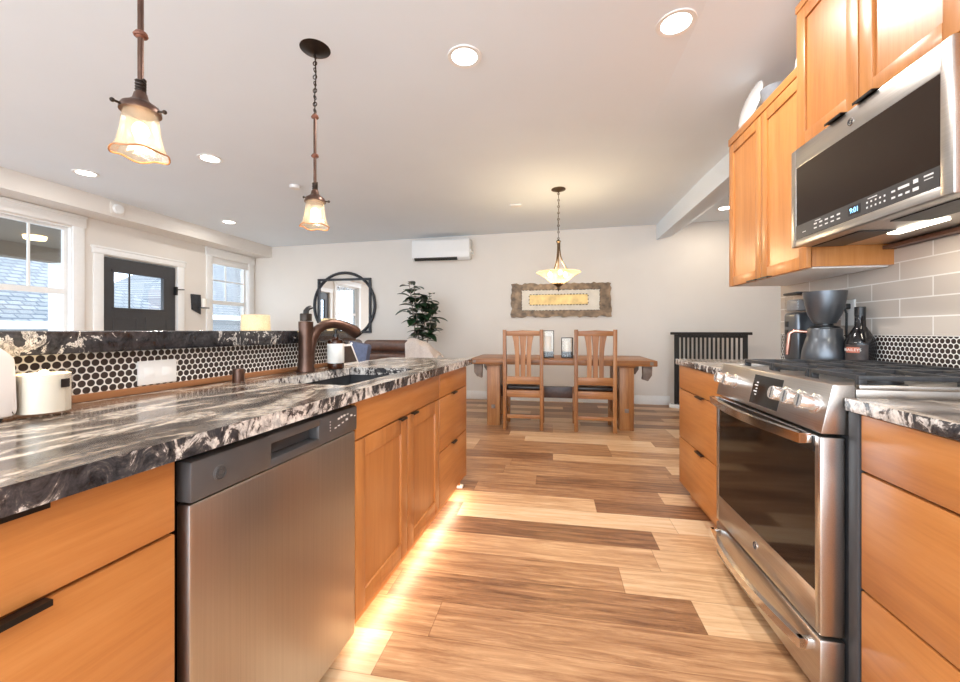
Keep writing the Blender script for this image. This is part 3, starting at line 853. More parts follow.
pl_ = bpy.data.lights.new('candle_flame', 'POINT'); pl_.energy = .35; pl_.color = (1, .72, .35); pl_.shadow_soft_size = .01
po = bpy.data.objects.new('candle_flame', pl_); C.objects.link(po); po.location = fmat() @ Vector((cx, cy, 1.008))

# white appliance at the left edge
t = thing('bread_box', 'pinkish white rounded countertop appliance cut by the left edge', 'appliance', (-1.215, .50, .916))
pr = [(.40, .93), (.40, 1.05), (.43, 1.085), (.50, 1.095), (.55, 1.092), (.597, 1.080), (.620, 1.055), (.624, .935), (.615, .925), (.41, .925)]
MB().prism(pr, 'X', -1.303, -1.19, bev=.012).build('shell', M['cosy'], t)
for fx in (-1.295, -1.212):
    for fy in (.43, .595): MB().lathe([(.010, .9165), (.012, .926)], (fx, fy, 0), 14).build('foot', M['black'], t)

# faucet
fx, fy = -1.268, 1.69
t = thing('faucet', 'oil rubbed bronze kitchen faucet with a tall arched spout', 'faucet', (fx, fy, .916))
MB().lathe([(.042, .9165), (.042, .925), (.037, .94), (.034, 1.0), (.033, 1.08), (.034, 1.145), (.034, 1.158), (.0005, 1.160)], (fx, fy, 0), 28).build('body', M['bronze'], t)
pts = [(fx + .012, fy + .008, .95), (fx + .014, fy + .012, 1.02), (fx + .018, fy + .024, 1.075), (fx + .028, fy + .045, 1.115), (fx + .044, fy + .075, 1.140), (fx + .066, fy + .112, 1.150),
       (fx + .088, fy + .148, 1.146), (fx + .110, fy + .182, 1.132), (fx + .128, fy + .210, 1.113), (fx + .138, fy + .226, 1.099)]
MB().tube(pts, [.024, .025, .025, .025, .024, .024, .025, .028, .031, .031], 16).build('spout', M['bronze'], t)
MB().tube([(fx + .138, fy + .226, 1.098), (fx + .143, fy + .233, 1.086)], [.028, .024], 16).build('spray_head', M['bronze_dark'], t)
lv = MB().lathe([(.027, 1.1605), (.0275, 1.193), (.025, 1.197), (.0005, 1.198)], (fx, fy, 0), 20)
lvo = lv.build('lever_hub', M['bronze_dark'], t)
MB().tube([(fx, fy, 1.196), (fx - .002, fy + .004, 1.208), (fx, fy + .014, 1.222), (fx + .004, fy + .034, 1.230)], [.014, .014, .012, .012], 10, flat=.7).build('lever', M['black'], lvo)

# soap bottle
bx, by = -1.205, 1.842
t = thing('soap_bottle', 'amber soap bottle with a cream label and black pump beside the faucet', 'bottle', (bx, by, .916))
MB().lathe([(.036, .9165), (.041, .921), (.041, 1.050), (.034, 1.066), (.016, 1.074), (.014, 1.082), (.0005, 1.082)], (bx, by, 0), 30).build('body', M['bottle_amber'], t)
MB().lathe([(.0417, .948), (.0422, .949), (.0422, 1.047), (.0417, 1.048)], (bx, by, 0), 30).build('label', M['label'], t)
p = MB().lathe([(.016, 1.0825), (.016, 1.095), (.006, 1.098), (.006, 1.112), (.012, 1.114), (.012, 1.122), (.0005, 1.123)], (bx, by, 0), 16)
p.tube([(bx, by, 1.118), (bx + .03, by - .01, 1.118), (bx + .034, by - .012, 1.110)], .004, 8)
p.build('pump', M['black'], t)

# air gap cap
tag(MB().lathe([(.022, .9155), (.022, .918), (.0205, .920), (.0205, .964), (.019, .968), (.0005, .969)], (-1.262, 1.285, 0), 24).build('air_gap', M['bronze'], None, (-1.262, 1.285, .9155)),
    'short bronze air gap cylinder standing behind the sink', 'faucet fitting')

# small framed slate
t = thing('slate_sign', 'small dark slate in a white frame standing behind the soap bottle', 'sign', (-1.27, 2.04, .916))
fr = [(1.93, .9165), (2.192, .9165), (2.112, 1.035), (1.93, 1.035)]
inn = [(1.93, .930), (2.165, .930), (2.100, 1.025), (1.93, 1.025)]
MB().prism(fr, 'X', -1.285, -1.275, bev=.001).build('frame', M['trim'], t)
MB().prism(inn, 'X', -1.2755, -1.273).build('board', M['label_dark'], t)
room()

# ------------------------------------------------------------------ range side: base cabinets, counter, range
XC = .843
DR = [(.729, .880), (.404, .723), (.095, .398)]
drawer_cab('alder drawer cabinet beyond the range, nearest the stair railing', XC, -1, 2.102, 2.915, DR, .882, [None, (2.46, 2.57), (2.46, 2.57)], zb=.088, depth=.62)
drawer_cab('alder drawer cabinet at the right edge, nearer than the range', XC, -1, .42, 1.288, [(.727, .880), (.399, .720), (.075, .392)], .882, None, zb=.07, depth=.62)
tag(B(XC - .004, XC + .02, 1.291, 1.327, .03, .884, bev=.001).build('filler_strip', M['grey_side'], None, (XC, 1.31, .03)),
    'dark grey filler strip between the range and the right edge cabinet', 'panel')
def ctop(label, y0, y1):
    mb = MB().box(XC - .014, XR - .012, y0, y1, .8845, .921, bev=.003)
    return tag(mb.build('countertop', M['granite_right'], None, (1.15, (y0 + y1) / 2, .8845)), label, 'countertop')
ctop('granite countertop beyond the range under the coffee maker', 2.098, 2.95)
ctop('granite countertop at the right edge, nearer than the range', .40, 1.328)

RY0, RY1 = 1.334, 2.094
t = thing('gas_range', 'stainless gas range with five knobs and black oven glass', 'range', (1.12, 1.71, 0))
B(.846, 1.44, RY0 + .004, RY1 - .004, .03, .915).build('body', M['grey_side'], t)
for yy in (RY0 + .06, RY1 - .06):
    for xx in (.9, 1.38): MB().lathe([(.02, 0), (.02, .03)], (xx, yy, 0), 14).build('foot', M['black'], t)
# oven door: frame around glass
dx0, dx1 = .771, .838
dg = MB()
gz0, gz1, gy0, gy1 = .337, .768, 1.362, 2.064
dg.box(dx0, dx1, RY0, gy0, .216, .802, bev=.006); dg.box(dx0, dx1, gy1, RY1, .216, .802, bev=.006)
dg.box(dx0 + .0005, dx1, gy0 - .006, gy1 + .006, .216, gz0, bev=.004); dg.box(dx0 + .0005, dx1, gy0 - .006, gy1 + .006, gz1, .802, bev=.003)
dro = dg.build('oven_door', M['steel'], t)
B(dx0 + .002, dx0 + .02, gy0 - .004, gy1 + .004, gz0 - .004, gz1 + .004).build('oven_window', M['black_glass'], dro)
B(dx0 - .001, dx0 + .002, gy0 - .002, gy1 + .002, .752, .799).build('vent_band', M['black'], dro)
def bow_handle(parent, z, name='handle'):
    mb = MB()
    pts = []
    for k in range(13):
        u = k / 12
        pts.append((.741 - .034 * math.sin(math.pi * u), RY0 + .03 + (RY1 - RY0 - .06) * u, z))
    n = len(pts)
    hh, tk = .015, .009
    rings = []
    for (x, y, zz) in pts:
        rings.append([mb.bm.verts.new(p) for p in ((x - tk, y, zz - hh), (x + tk, y, zz - hh), (x + tk, y, zz + hh), (x - tk, y, zz + hh))])
    for a, b in zip(rings, rings[1:]):
        for i in range(4): mb.bm.faces.new((a[i], a[(i + 1) % 4], b[(i + 1) % 4], b[i]))
    mb.bm.faces.new(rings[0]); mb.bm.faces.new(rings[-1])
    for y in (RY0 + .03, RY1 - .03 - .024): mb.box(.732, .772, y, y + .024, z - .015, z + .015, bev=.003)
    return mb.build(name, M['chrome'], parent)
bow_handle(dro, .790)
emblem(dro, (dx0, 1.714, .283), .016, '-X', M['chrome'], M['grey_side'])
dw = B(dx0, dx1, RY0, RY1, .045, .205, bev=.006).build('warming_drawer', M['steel'], t)
bow_handle(dw, .168)
# sloped control panel
cp = MB().prism([(.772, .812), (.803, .957), (.86, .957), (.86, .812)], 'Y', RY0 - .002, RY1 + .002, bev=.003)
# (poly is x,z for axis Y)
cpo = cp.build('control_panel', M['steel'], t)
sl = math.atan2(.803 - .772, .957 - .812)
def on_panel(u, off=0):              # u 0..1 up the slope
    return (.772 + .031 * u - off * math.cos(sl), .812 + .145 * u + off * math.sin(sl))
pa, pb = on_panel(.12, .0012), on_panel(.88, .0012)
qa, qb = on_panel(.12, -.004), on_panel(.88, -.004)
MB().prism([pa, pb, qb, qa], 'Y', 1.575, 1.775).build('display', M['black_glass'], cpo)
nm = MB()
for k in range(5):
    a_, b_ = on_panel(.35 + .08 * k, .0018), on_panel(.38 + .08 * k, .0018)
    c_, d_ = on_panel(.38 + .08 * k, .0010), on_panel(.35 + .08 * k, .0010)
    nm.prism([a_, b_, c_, d_], 'Y', 1.735, 1.735 + .012 * (1 + k % 2))
nm.build('display_digits', M['mark'], cpo)
rotm = Matrix.Rotation(-sl, 4, 'Y')
for y in (1.385, 1.463, 1.541, 1.93, 2.015):
    px_, pz_ = on_panel(.55, 0)
    mb = MB().lathe([(.030, 0), (.030, -.006), (.024, -.008), (.024, -.010), (.0235, -.046), (.021, -.050), (.0005, -.050)], (0, 0, 0), 28, axis='X')
    bmesh.ops.rotate(mb.bm, cent=(0, 0, 0), matrix=Matrix.Rotation(sl, 3, 'Y'), verts=mb.bm.verts[:])
    bmesh.ops.translate(mb.bm, vec=(px_, y, pz_), verts=mb.bm.verts[:])
    k = mb.build('knob', M['knob'], cpo)
    g = MB().box(-.0512, -.050, -.002, .002, -.018, .018)
    bmesh.ops.rotate(g.bm, cent=(0, 0, 0), matrix=Matrix.Rotation(sl, 3, 'Y'), verts=g.bm.verts[:])
    bmesh.ops.translate(g.bm, vec=(px_, y, pz_), verts=g.bm.verts[:])
    g.build('pointer', M['grey_side'], k)
# cooktop
ck = MB().box(.862, 1.45, RY0 - .002, RY1 + .002, .9155, .944, bev=.002)
cko = ck.build('cooktop', M['steel'], t)
sd = MB().box(.87, 1.45, RY0 - .003, RY0 + .012, .944, .957, bev=.002).box(.87, 1.45, RY1 - .012, RY1 + .003, .944, .957, bev=.002).box(1.42, 1.45, RY0 + .012, RY1 - .012, .944, .962, bev=.003)
sd.build('cooktop_rim', M['steel'], cko)
gw = (RY1 - RY0 - .04) / 3
for k in range(3):
    a = RY0 + .02 + k * gw + .003; b = a + gw - .006
    g = MB()
    zt0, zt1 = .968, .982
    for yy in (a, b - .012): g.box(.885, 1.41, yy, yy + .012, zt0, zt1, bev=.002)
    for xx in (.885, 1.398): g.box(xx, xx + .012, a + .012, b - .012, zt0, zt1, bev=.002)
    for xx in (1.01, 1.135, 1.27): g.box(xx, xx + .010, a + .012, b - .012, zt0, zt1, bev=.002)
    ym = (a + b) / 2
    for xx0, xx1 in ((.897, .98), (1.17, 1.25), (1.31, 1.398)): g.box(xx0, xx1, ym - .005, ym + .005, zt0, zt1, bev=.002)
    for xx in (.885, 1.14, 1.388):
        for yy in (a, b - .018): g.box(xx, xx + .022, yy, yy + .018, .9445, zt0 + .004, bev=.002)
    g.build('grate', M['iron'], cko)
for (bx_, by_, br) in ((1.02, 1.46, .045), (1.28, 1.46, .036), (1.15, 1.714, .05), (1.02, 1.97, .045), (1.28, 1.97, .036)):
    MB().lathe([(br * 1.2, .9445), (br * 1.15, .950), (br, .951), (br * .95, .961), (.0005, .963)], (bx_, by_, 0), 24).build('burner', M['black'], cko)

# backsplash on the range wall
o = B(XR - .011, XR - .001, Y0 + 2.6, 2.94, .922, 1.092).build('backsplash', M['penny'], None, (XR, 0, .9785)); o['kind'] = 'structure'
o = B(XR - .011, XR - .001, Y0 + 2.6, 2.94, 1.093, 1.47).build('backsplash', M['subway'], None, (XR, 0, 1.093)); o['kind'] = 'structure'

# ------------------------------------------------------------------ upper cabinets and microwave
XU = 1.133
t = thing('wall_cabinet', 'tall two door alder wall cabinet left of the microwave', 'cabinet', (1.3, 2.46, 1.40))
B(XU + .022, XR - .001, 2.052, 2.868, 1.405, 2.31).build('carcass', M['alder_v'], t)
B(XU - .004, XU + .018, 2.052, 2.870, 2.315, 2.36, bev=.003).build('cornice', M['alder_h'], t)
B(XU + .0185, XR - .002, 2.056, 2.866, 2.3105, 2.356).build('top_board', M['alder_h'], t)
B(XU + .03, XR - .02, 2.07, 2.85, 1.399, 1.4045).build('underside', M['trim'], t)
d = shaker(MB(), XU, -1, 2.464, 2.866, 1.40, 2.311, .058).build('door', M['alder_v'], t); pull_tab(d, XU, 2.475, 2.575, 1.402, -1, .024)
d = shaker(MB(), XU, -1, 2.054, 2.458, 1.40, 2.311, .058).build('door', M['alder_v'], t); pull_tab(d, XU, 2.345, 2.445, 1.402, -1, .024)

XM = 1.088
t = thing('wall_cabinet', 'two door alder cabinet above the microwave at the top right corner', 'cabinet', (1.28, 1.67, 1.92))
B(XM + .022, XR - .001, 1.292, 2.048, 1.935, 2.545).build('carcass', M['alder_v'], t)
B(XM - .004, XR - .002, 1.290, 2.050, 2.5505, 2.584, bev=.003).build('cornice', M['alder_h'], t)
d = shaker(MB(), XM, -1, 1.674, 2.046, 1.93, 2.548, .060).build('door', M['alder_v'], t); pull_tab(d, XM, 1.71, 1.80, 1.928, -1, .034)
d = shaker(MB(), XM, -1, 1.294, 1.668, 1.93, 2.548, .060).build('door', M['alder_v'], t); pull_tab(d, XM, 1.56, 1.65, 1.928, -1, .034)
t = thing('wall_cabinet', 'plain alder wall cabinet beside the microwave, past the right edge', 'cabinet', (1.28, .9, 1.40))
B(XU + .022, XR - .001, .45, 1.286, 1.405, 2.31).build('carcass', M['alder_v'], t)
d = shaker(MB(), XU, -1, .455, .866, 1.40, 2.311, .058).build('door', M['alder_v'], t)
d = shaker(MB(), XU, -1, .872, 1.284, 1.40, 2.311, .058).build('door', M['alder_v'], t)

XW = 1.066
my0, my1, mz0, mz1 = 1.294, 2.046, 1.487, 1.921
t = thing('microwave', 'stainless over the range microwave with smoked glass door and blue clock', 'microwave', (1.27, 1.67, mz0))
B(XW + .03, XR - .012, my0 + .004, my1 - .004, mz0 + .012, mz1 - .001).build('body', M['grey_side'], t)
fm = MB()
gy0, gy1, gz0, gz1 = 1.335, 1.975, 1.520, 1.835
gy0, gy1 = 1.335, 2.008
fm.box(XW, XW + .03, my0, gy0, mz0, mz1, bev=.005); fm.box(XW, XW + .03, gy1, my1, mz0, mz1, bev=.005)
fm.box(XW + .0004, XW + .03, gy0 - .005, gy1 + .005, mz0, gz0, bev=.004); fm.box(XW + .0004, XW + .03, gy0 - .005, gy1 + .005, gz1, mz1, bev=.004)
do = fm.build('door', M['steel'], t)
B(XW + .002, XW + .02, gy0 - .003, gy1 + .003, gz0 - .003, gz1 + .003).build('door_glass', M['micro_glass'], do)
cs = B(XW + .0008, XW + .004, gy0, gy1, gz0, gz0 + .058).build('control_strip', M['panel'], do)
B(XW + .0002, XW + .0012, 1.628, 1.688, gz0 + .012, gz0 + .046).build('clock_window', M['black'], cs)
text('clock_digits', '9:01', .026, (XW - .0002, 1.658, gz0 + .029), '-X', M['clock'], cs)
mk = MB()
def mark(y, z, w_, h_): mk.box(XW + .0001, XW + .0012, y - w_ / 2, y + w_ / 2, z - h_ / 2, z + h_ / 2)
for i in range(5):
    mark(1.875 - i * .034, gz0 + .037, .018, .006); mark(1.875 - i * .034, gz0 + .020, .017, .005)
mark(1.86, gz0 + .048, .035, .003); mark(1.95, gz0 + .022, .022, .003)
for i in range(5):
    mark(1.598 - i * .0185, gz0 + .036, .006, .006); mark(1.598 - i * .0185, gz0 + .019, .006, .006)
mark(1.575, gz0 + .048, .04, .003)
for i in range(3): mark(1.490 - i * .026, gz0 + .018, .014, .006)
mark(1.490, gz0 + .038, .014, .006); mark(1.452, gz0 + .040, .040, .008)
mark(1.410, gz0 + .042, .016, .012); mark(1.410, gz0 + .018, .020, .010)
mark(1.368, gz0 + .044, .030, .005); mark(1.368, gz0 + .033, .028, .0025)
mk.build('button_markings', M['mark'], cs)
emblem(do, (XW, 1.673, 1.874), .015, '-X', M['chrome'], M['grey_side'])
B(XW + .035, XR - .03, my0 + .02, my1 - .02, mz0 + .004, mz0 + .0118).build('underside', M['steel'], t)
for a, b in ((1.32, 1.60), (1.74, 2.02)):
    B(XW + .07, XW + .19, a, b, mz0 + .0005, mz0 + .0038).build('grease_filter', M['iron'], t)
B(1.268, 1.310, 1.60, 1.80, mz0 - .001, mz0 + .0038).build('lamp_lens', M['strip'], t)
area('microwave_lamp', (1.289, 1.70, mz0 - .006), (0, 0, 0), .04, .5, (1, .90, .74), sy=.19)
tag(B(1.425, XR - .012, 1.292, 2.048, 1.4715, 1.4865, bev=.001).build('wood_rail', M['dark_strip'], None, (1.45, 1.67, 1.4715)),
    'dark wooden rail along the wall under the microwave', 'rail')

# things on top of the wall cabinet
t = MB().lathe([(.0005, 0), (.07, .002), (.130, .018), (.133, .022), (.07, .008), (.0005, .006)], (0, 0, 0), 40, axis='X')
bmesh.ops.rotate(t.bm, cent=(0, 0, 0), matrix=Matrix.Rotation(R(14), 3, 'Y'), verts=t.bm.verts[:])
bmesh.ops.translate(t.bm, vec=(1.165, 2.70, 2.492), verts=t.bm.verts[:])
tag(t.build('platter', M['ceramic'], None, (1.20, 2.66, 2.36)), 'round white platter standing on top of the wall cabinet', 'plate')
t = MB().lathe([(.0005, 2.362), (.035, 2.362), (.062, 2.40), (.074, 2.455), (.070, 2.455), (.058, 2.405), (.03, 2.368), (.0005, 2.366)], (1.215, 2.475, 0), 30)
tag(t.build('bowl', M['grey_plate'], None, (1.235, 2.475, 2.362)), 'grey stoneware bowl beside the white platter on the wall cabinet', 'bowl')
t = thing('jug', 'white ceramic jug on the wall cabinet, half hidden by the taller cabinet', 'jug', (1.24, 2.20, 2.362))
MB().lathe([(.0005, 2.362), (.05, 2.362), (.07, 2.40), (.066, 2.45), (.04, 2.495), (.046, 2.515), (.042, 2.515), (.036, 2.49), (.0005, 2.485)], (1.24, 2.20, 0), 26).build('body', M['ceramic'], t)
MB().tube([(1.24, 2.24, 2.50), (1.24, 2.28, 2.49), (1.24, 2.29, 2.45), (1.24, 2.265, 2.42)], .008, 8).build('handle', M['ceramic'], t)

# ------------------------------------------------------------------ coffee maker, liqueur bottle, outlet
t = thing('coffee_maker', 'gunmetal drip coffee maker with a cone basket and copper handled carafe', 'coffee maker', (1.34, 2.38, .922))
B(1.24, 1.435, 2.165, 2.565, .922, .945, bev=.006).build('base_plate', M['iron'], t)
g = plain('gunmetal', (0.135, 0.145, 0.16), 0.30, 0.75, noise=0.05)
tw = MB().box(1.29, 1.432, 2.425, 2.555, .9455, 1.215, bev=.02, seg=3).build('tower', g, t)
for i in range(4):
    B(1.287, 1.292, 2.50, 2.532, 1.0 + .045 * i, 1.03 + .045 * i, bev=.001).build('button', M['black'], tw)
MB().box(1.292, 1.43, 2.427, 2.553, 1.216, 1.312, bev=.016, seg=3).build('water_tank', M['jar'], t)
MB().box(1.30, 1.422, 2.435, 2.545, 1.222, 1.285, bev=.01, seg=2).build('tank_core', plain('tank_grey', (.30, .30, .31), .3, noise=.05), t)
MB().box(1.29, 1.432, 2.425, 2.555, 1.3125, 1.325, bev=.004).build('tank_lid', M['iron'], t)
kx, ky = 1.335, 2.275
MB().lathe([(.0005, 1.150), (.045, 1.150), (.050, 1.160), (.068, 1.198), (.080, 1.25), (.087, 1.302), (.0875, 1.3085), (.0005, 1.310)], (kx, ky, 0), 40).build('filter_basket', g, t)
MB().lathe([(.0005, 1.1265), (.06, 1.1265), (.06, 1.133), (.034, 1.140), (.034, 1.1495), (.0005, 1.1495)], (kx, ky, 0), 30).build('drip_neck', M['black'], t)
ca = MB().lathe([(.0005, .946), (.092, .946), (.095, .952), (.090, 1.01), (.076, 1.072), (.070, 1.084), (.070, 1.118), (.067, 1.125), (.0005, 1.126)], (kx, ky, 0), 40).build('carafe', g, t)
MB().tube([(kx - .060, ky + .03, 1.108), (kx - .105, ky + .058, 1.112), (kx - .122, ky + .066, 1.098), (kx - .128, ky + .074, .990)], [.008, .009, .010, .009], 12).build('carafe_handle', M['copper'], ca)
MB().tube([(kx + .078, ky + .01, 1.27), (kx + .105, ky + .015, 1.20), (kx + .104, ky + .015, 1.05), (kx + .095, ky + .01, .95)], .005, 8).build('hose', M['black'], t)
# outlet + plug
t = thing('wall_outlet', 'white outlet with a black plug on the subway tile behind the bottle', 'outlet', (XR - .011, 2.33, 1.21))
B(XR - .017, XR - .0112, 2.275, 2.375, 1.14, 1.27, bev=.002).build('cover_plate', M['white_plastic'], t)
pg = MB().box(XR - .045, XR - .0172, 2.30, 2.335, 1.222, 1.25, bev=.004)
pg.tube([(XR - .045, 2.318, 1.236), (XR - .075, 2.34, 1.232), (XR - .07, 2.40, 1.15)], .004, 8)
pg.build('plug', M['black'], t)
# bottle
bx, by = 1.415, 2.162
t = thing('liqueur_bottle', 'black squat shouldered liqueur bottle with a rose label beside the coffee maker', 'bottle', (bx, by, .922))
MB().lathe([(.0005, .922), (.052, .922), (.056, .928), (.057, 1.05), (.053, 1.072), (.032, 1.115), (.021, 1.135), (.019, 1.20), (.0005, 1.20)], (bx, by, 0), 32).build('glass_body', M['bottle_dark'], t)
MB().lathe([(.0205, 1.185), (.0205, 1.224), (.019, 1.226), (.0005, 1.226)], (bx, by, 0), 20).build('cap', M['black'], t)
def wrap(name, mat, c, r, a0, a1, z0, z1, parent, n=10):
    mb = MB()
    for k in range(n):
        b0, b1 = a0 + (a1 - a0) * k / n, a0 + (a1 - a0) * (k + 1) / n
        mb.bm.faces.new([mb.bm.verts.new((c[0] + rr * math.cos(a), c[1] + rr * math.sin(a), z)) for a, z, rr in ((b0, z0, r), (b1, z0, r), (b1, z1, r), (b0, z1, r))])
    bmesh.ops.remove_doubles(mb.bm, verts=mb.bm.verts[:], dist=1e-6)
    bmesh.ops.solidify(mb.bm, geom=mb.bm.faces[:], thickness=.0004)
    return mb.build(name, mat, parent)
lb = wrap('label', M['label_dark'], (bx, by), .0578, R(175), R(265), .935, 1.05, t)
wrap('label_band', M['label_red'], (bx, by), .0584, R(182), R(235), 1.012, 1.038, lb)
wrap('label_crest', M['label'], (bx, by), .0584, R(195), R(215), .945, .975, lb)
aa = R(212)
tx = text('label_text', 'BAILEYS', .018, (bx + .0593 * math.cos(aa), by + .0593 * math.sin(aa), 1.025), '-X', M['label'], lb)
tx.rotation_euler = (Matrix.Rotation(aa - math.pi, 4, 'Z') @ FACE['-X'].to_4x4()).to_euler()

# ------------------------------------------------------------------ pendants
def pendant(label):
    zc = 2.668
    t = thing('pendant_light', label, 'pendant light', (0, 0, zc), 'pendants over the bar')
    MB().lathe([(.0005, 2.668), (.088, 2.668), (.09, 2.660), (.075, 2.648), (.045, 2.640), (.02, 2.628), (.0005, 2.625)], (0, 0, 0), 36).build('canopy', M['bronze_dark'], t)
    ch = MB()
    for k in range(9):
        z = 2.61 - k * .0375
        if k % 2 == 0: ch.torus((0, 0, z), .011, .0028, 'X', 14, 6)
        else: ch.torus((0, 0, z), .011, .0028, 'Y', 14, 6)
    bmesh.ops.scale(ch.bm, vec=(1, 1, 1), verts=ch.bm.verts[:])
    ch.build('chain', M['bronze_dark'], t)
    MB().tube([(0, 0, 2.63), (.004, .003, 2.5), (-.003, .002, 2.4), (0, 0, 2.29)], .0035, 8).build('cord', M['bronze_dark'], t)
    MB().tube([(0, 0, 2.295), (0, 0, 1.855)], .0085, 12).build('rod', M['bronze'], t)
    for z in (2.275, 2.06):
        kn = MB().ball((0, 0, z), .015, (1, 1, .8))
        kn.torus((0, 0, z), .0155, .005, 'Z', 20, 6); kn.torus((0, .002, z + .008), .013, .004, 'Z', 20, 6)
        kn.build('knot', M['rust'], t)
    co_ = MB()
    pts = [(.0125 * math.cos(a * .6), .0125 * math.sin(a * .6), 1.915 - a * .0009) for a in range(0, 50)]
    co_.tube(pts, .0035, 6)
    co_.build('coil', M['bronze_dark'], t)
    MB().lathe([(.010, 1.880), (.018, 1.868), (.022, 1.85), (.034, 1.838), (.05, 1.828), (.056, 1.815), (.056, 1.806), (.0005, 1.806)], (0, 0, 0), 28).build('shade_cap', M['bronze'], t)
    for k in range(3):
        sm = MB()
        a = R(120 * k + 15)
        sm.tube([(.05 * math.cos(a), .05 * math.sin(a), 1.812), (.072 * math.cos(a), .072 * math.sin(a), 1.812)], .004, 8)
        sm.ball((.074 * math.cos(a), .074 * math.sin(a), 1.812), .007, seg=10, rings=6)
        sm.build('thumb_screw', M['bronze_dark'], t)
    def wv(k, a, r, h):
        f = [0, 0, .3, .7, 1][k]
        return r * (1 + .03 * f * math.cos(5 * a)), h - .004 * f * math.cos(5 * a)
    sh = MB().lathe([(.046, 1.805), (.049, 1.785), (.053, 1.745), (.062, 1.70), (.076, 1.672)], (0, 0, 0), 48, wave=wv)
    so = sh.build('shade', M['amber'], t)
    rim = MB()
    pts = []
    for i in range(49):
        a = 2 * math.pi * i / 48
        pts.append((0.076 * (1 + .03 * math.cos(5 * a)) * math.cos(a), 0.076 * (1 + .03 * math.cos(5 * a)) * math.sin(a), 1.672 - .004 * math.cos(5 * a) + .0015 * math.sin(24 * a)))
    rim.tube(pts, .0028, 6)
    rim.build('shade_rim', M['amber_edge'], so)
    MB().ball((0, 0, 1.748), .022, (1, 1, 1.25)).build('bulb', M['bulb'], t)
    return t
p1 = pendant('near bronze pendant with amber bell glass, at the top left')
p2 = copy_tree(p1); p2['label'] = 'far bronze pendant with amber bell glass hanging over the faucet'
p1.location = (-1.327, 1.088, 2.688); p2.location = (-1.292, 2.008, 2.684)
for p in (p1, p2):
    l = bpy.data.lights.new('pendant_bulb', 'POINT'); l.energy = .8; l.color = (1, .80, .55); l.shadow_soft_size = .03
    q = bpy.data.objects.new('pendant_bulb', l); C.objects.link(q); q.location = (p.location.x, p.location.y, 1.715)

# ------------------------------------------------------------------ dining: table, chairs, chandelier, candle holders
TX0, TX1, TY0, TY1 = -.965, 1.115, 4.60, 5.50
t = thing('dining_table', 'rustic plank trestle dining table at the far wall', 'table', (.07, 5.05, 0))
MB().box(TX0, TX1, TY0, TY1, .722, .785, bev=.008).build('tabletop', M['rustic_h'], t)
for x0 in (-.768, .728):
    B(x0, x0 + .155, 5.30, 5.44, 0, .70, bev=.008).build('leg', M['rustic_v'], t)
    lgo = B(x0, x0 + .155, 4.66, 4.80, 0, .70, bev=.008).build('leg', M['rustic_v'], t)
    pgm = MB()
    pgm.box(x0 + .055, x0 + .10, 4.650, 4.662, .20, .245, bev=.004)
    pgm.build('peg', M['corbel'], lgo)
    MB().box(x0 - .012, x0 + .167, 4.645, 5.455, .70, .722, bev=.004).build('cleat', M['rustic_y'], t)
    MB().box(x0 + .03, x0 + .125, 4.80, 5.30, .27, .40).build('trestle_rail', M['rustic_y'], t)
MB().box(-.66, .80, 5.035, 5.075, .28, .42, bev=.004).build('stretcher', M['leather'], t)
for s, xx in ((1, TX0 + .09), (-1, TX1 - .09)):
    pc = [(xx - .05, .722), (xx + .05, .722), (xx + .046, .62), (xx + s * .02 + .024, .555), (xx + s * .02 - .034, .575), (xx - .046, .62)]
    for yy in (4.66, 5.36): MB().prism(pc, 'Y', yy, yy + .07, bev=.004).build('corbel', M['corbel'], t)
for xx in (TX0 + .06, TX1 - .06):
    B(xx - .018, xx + .018, TY0 - .004, TY0, .735, .772, bev=.001).build('peg', M['corbel'], t)

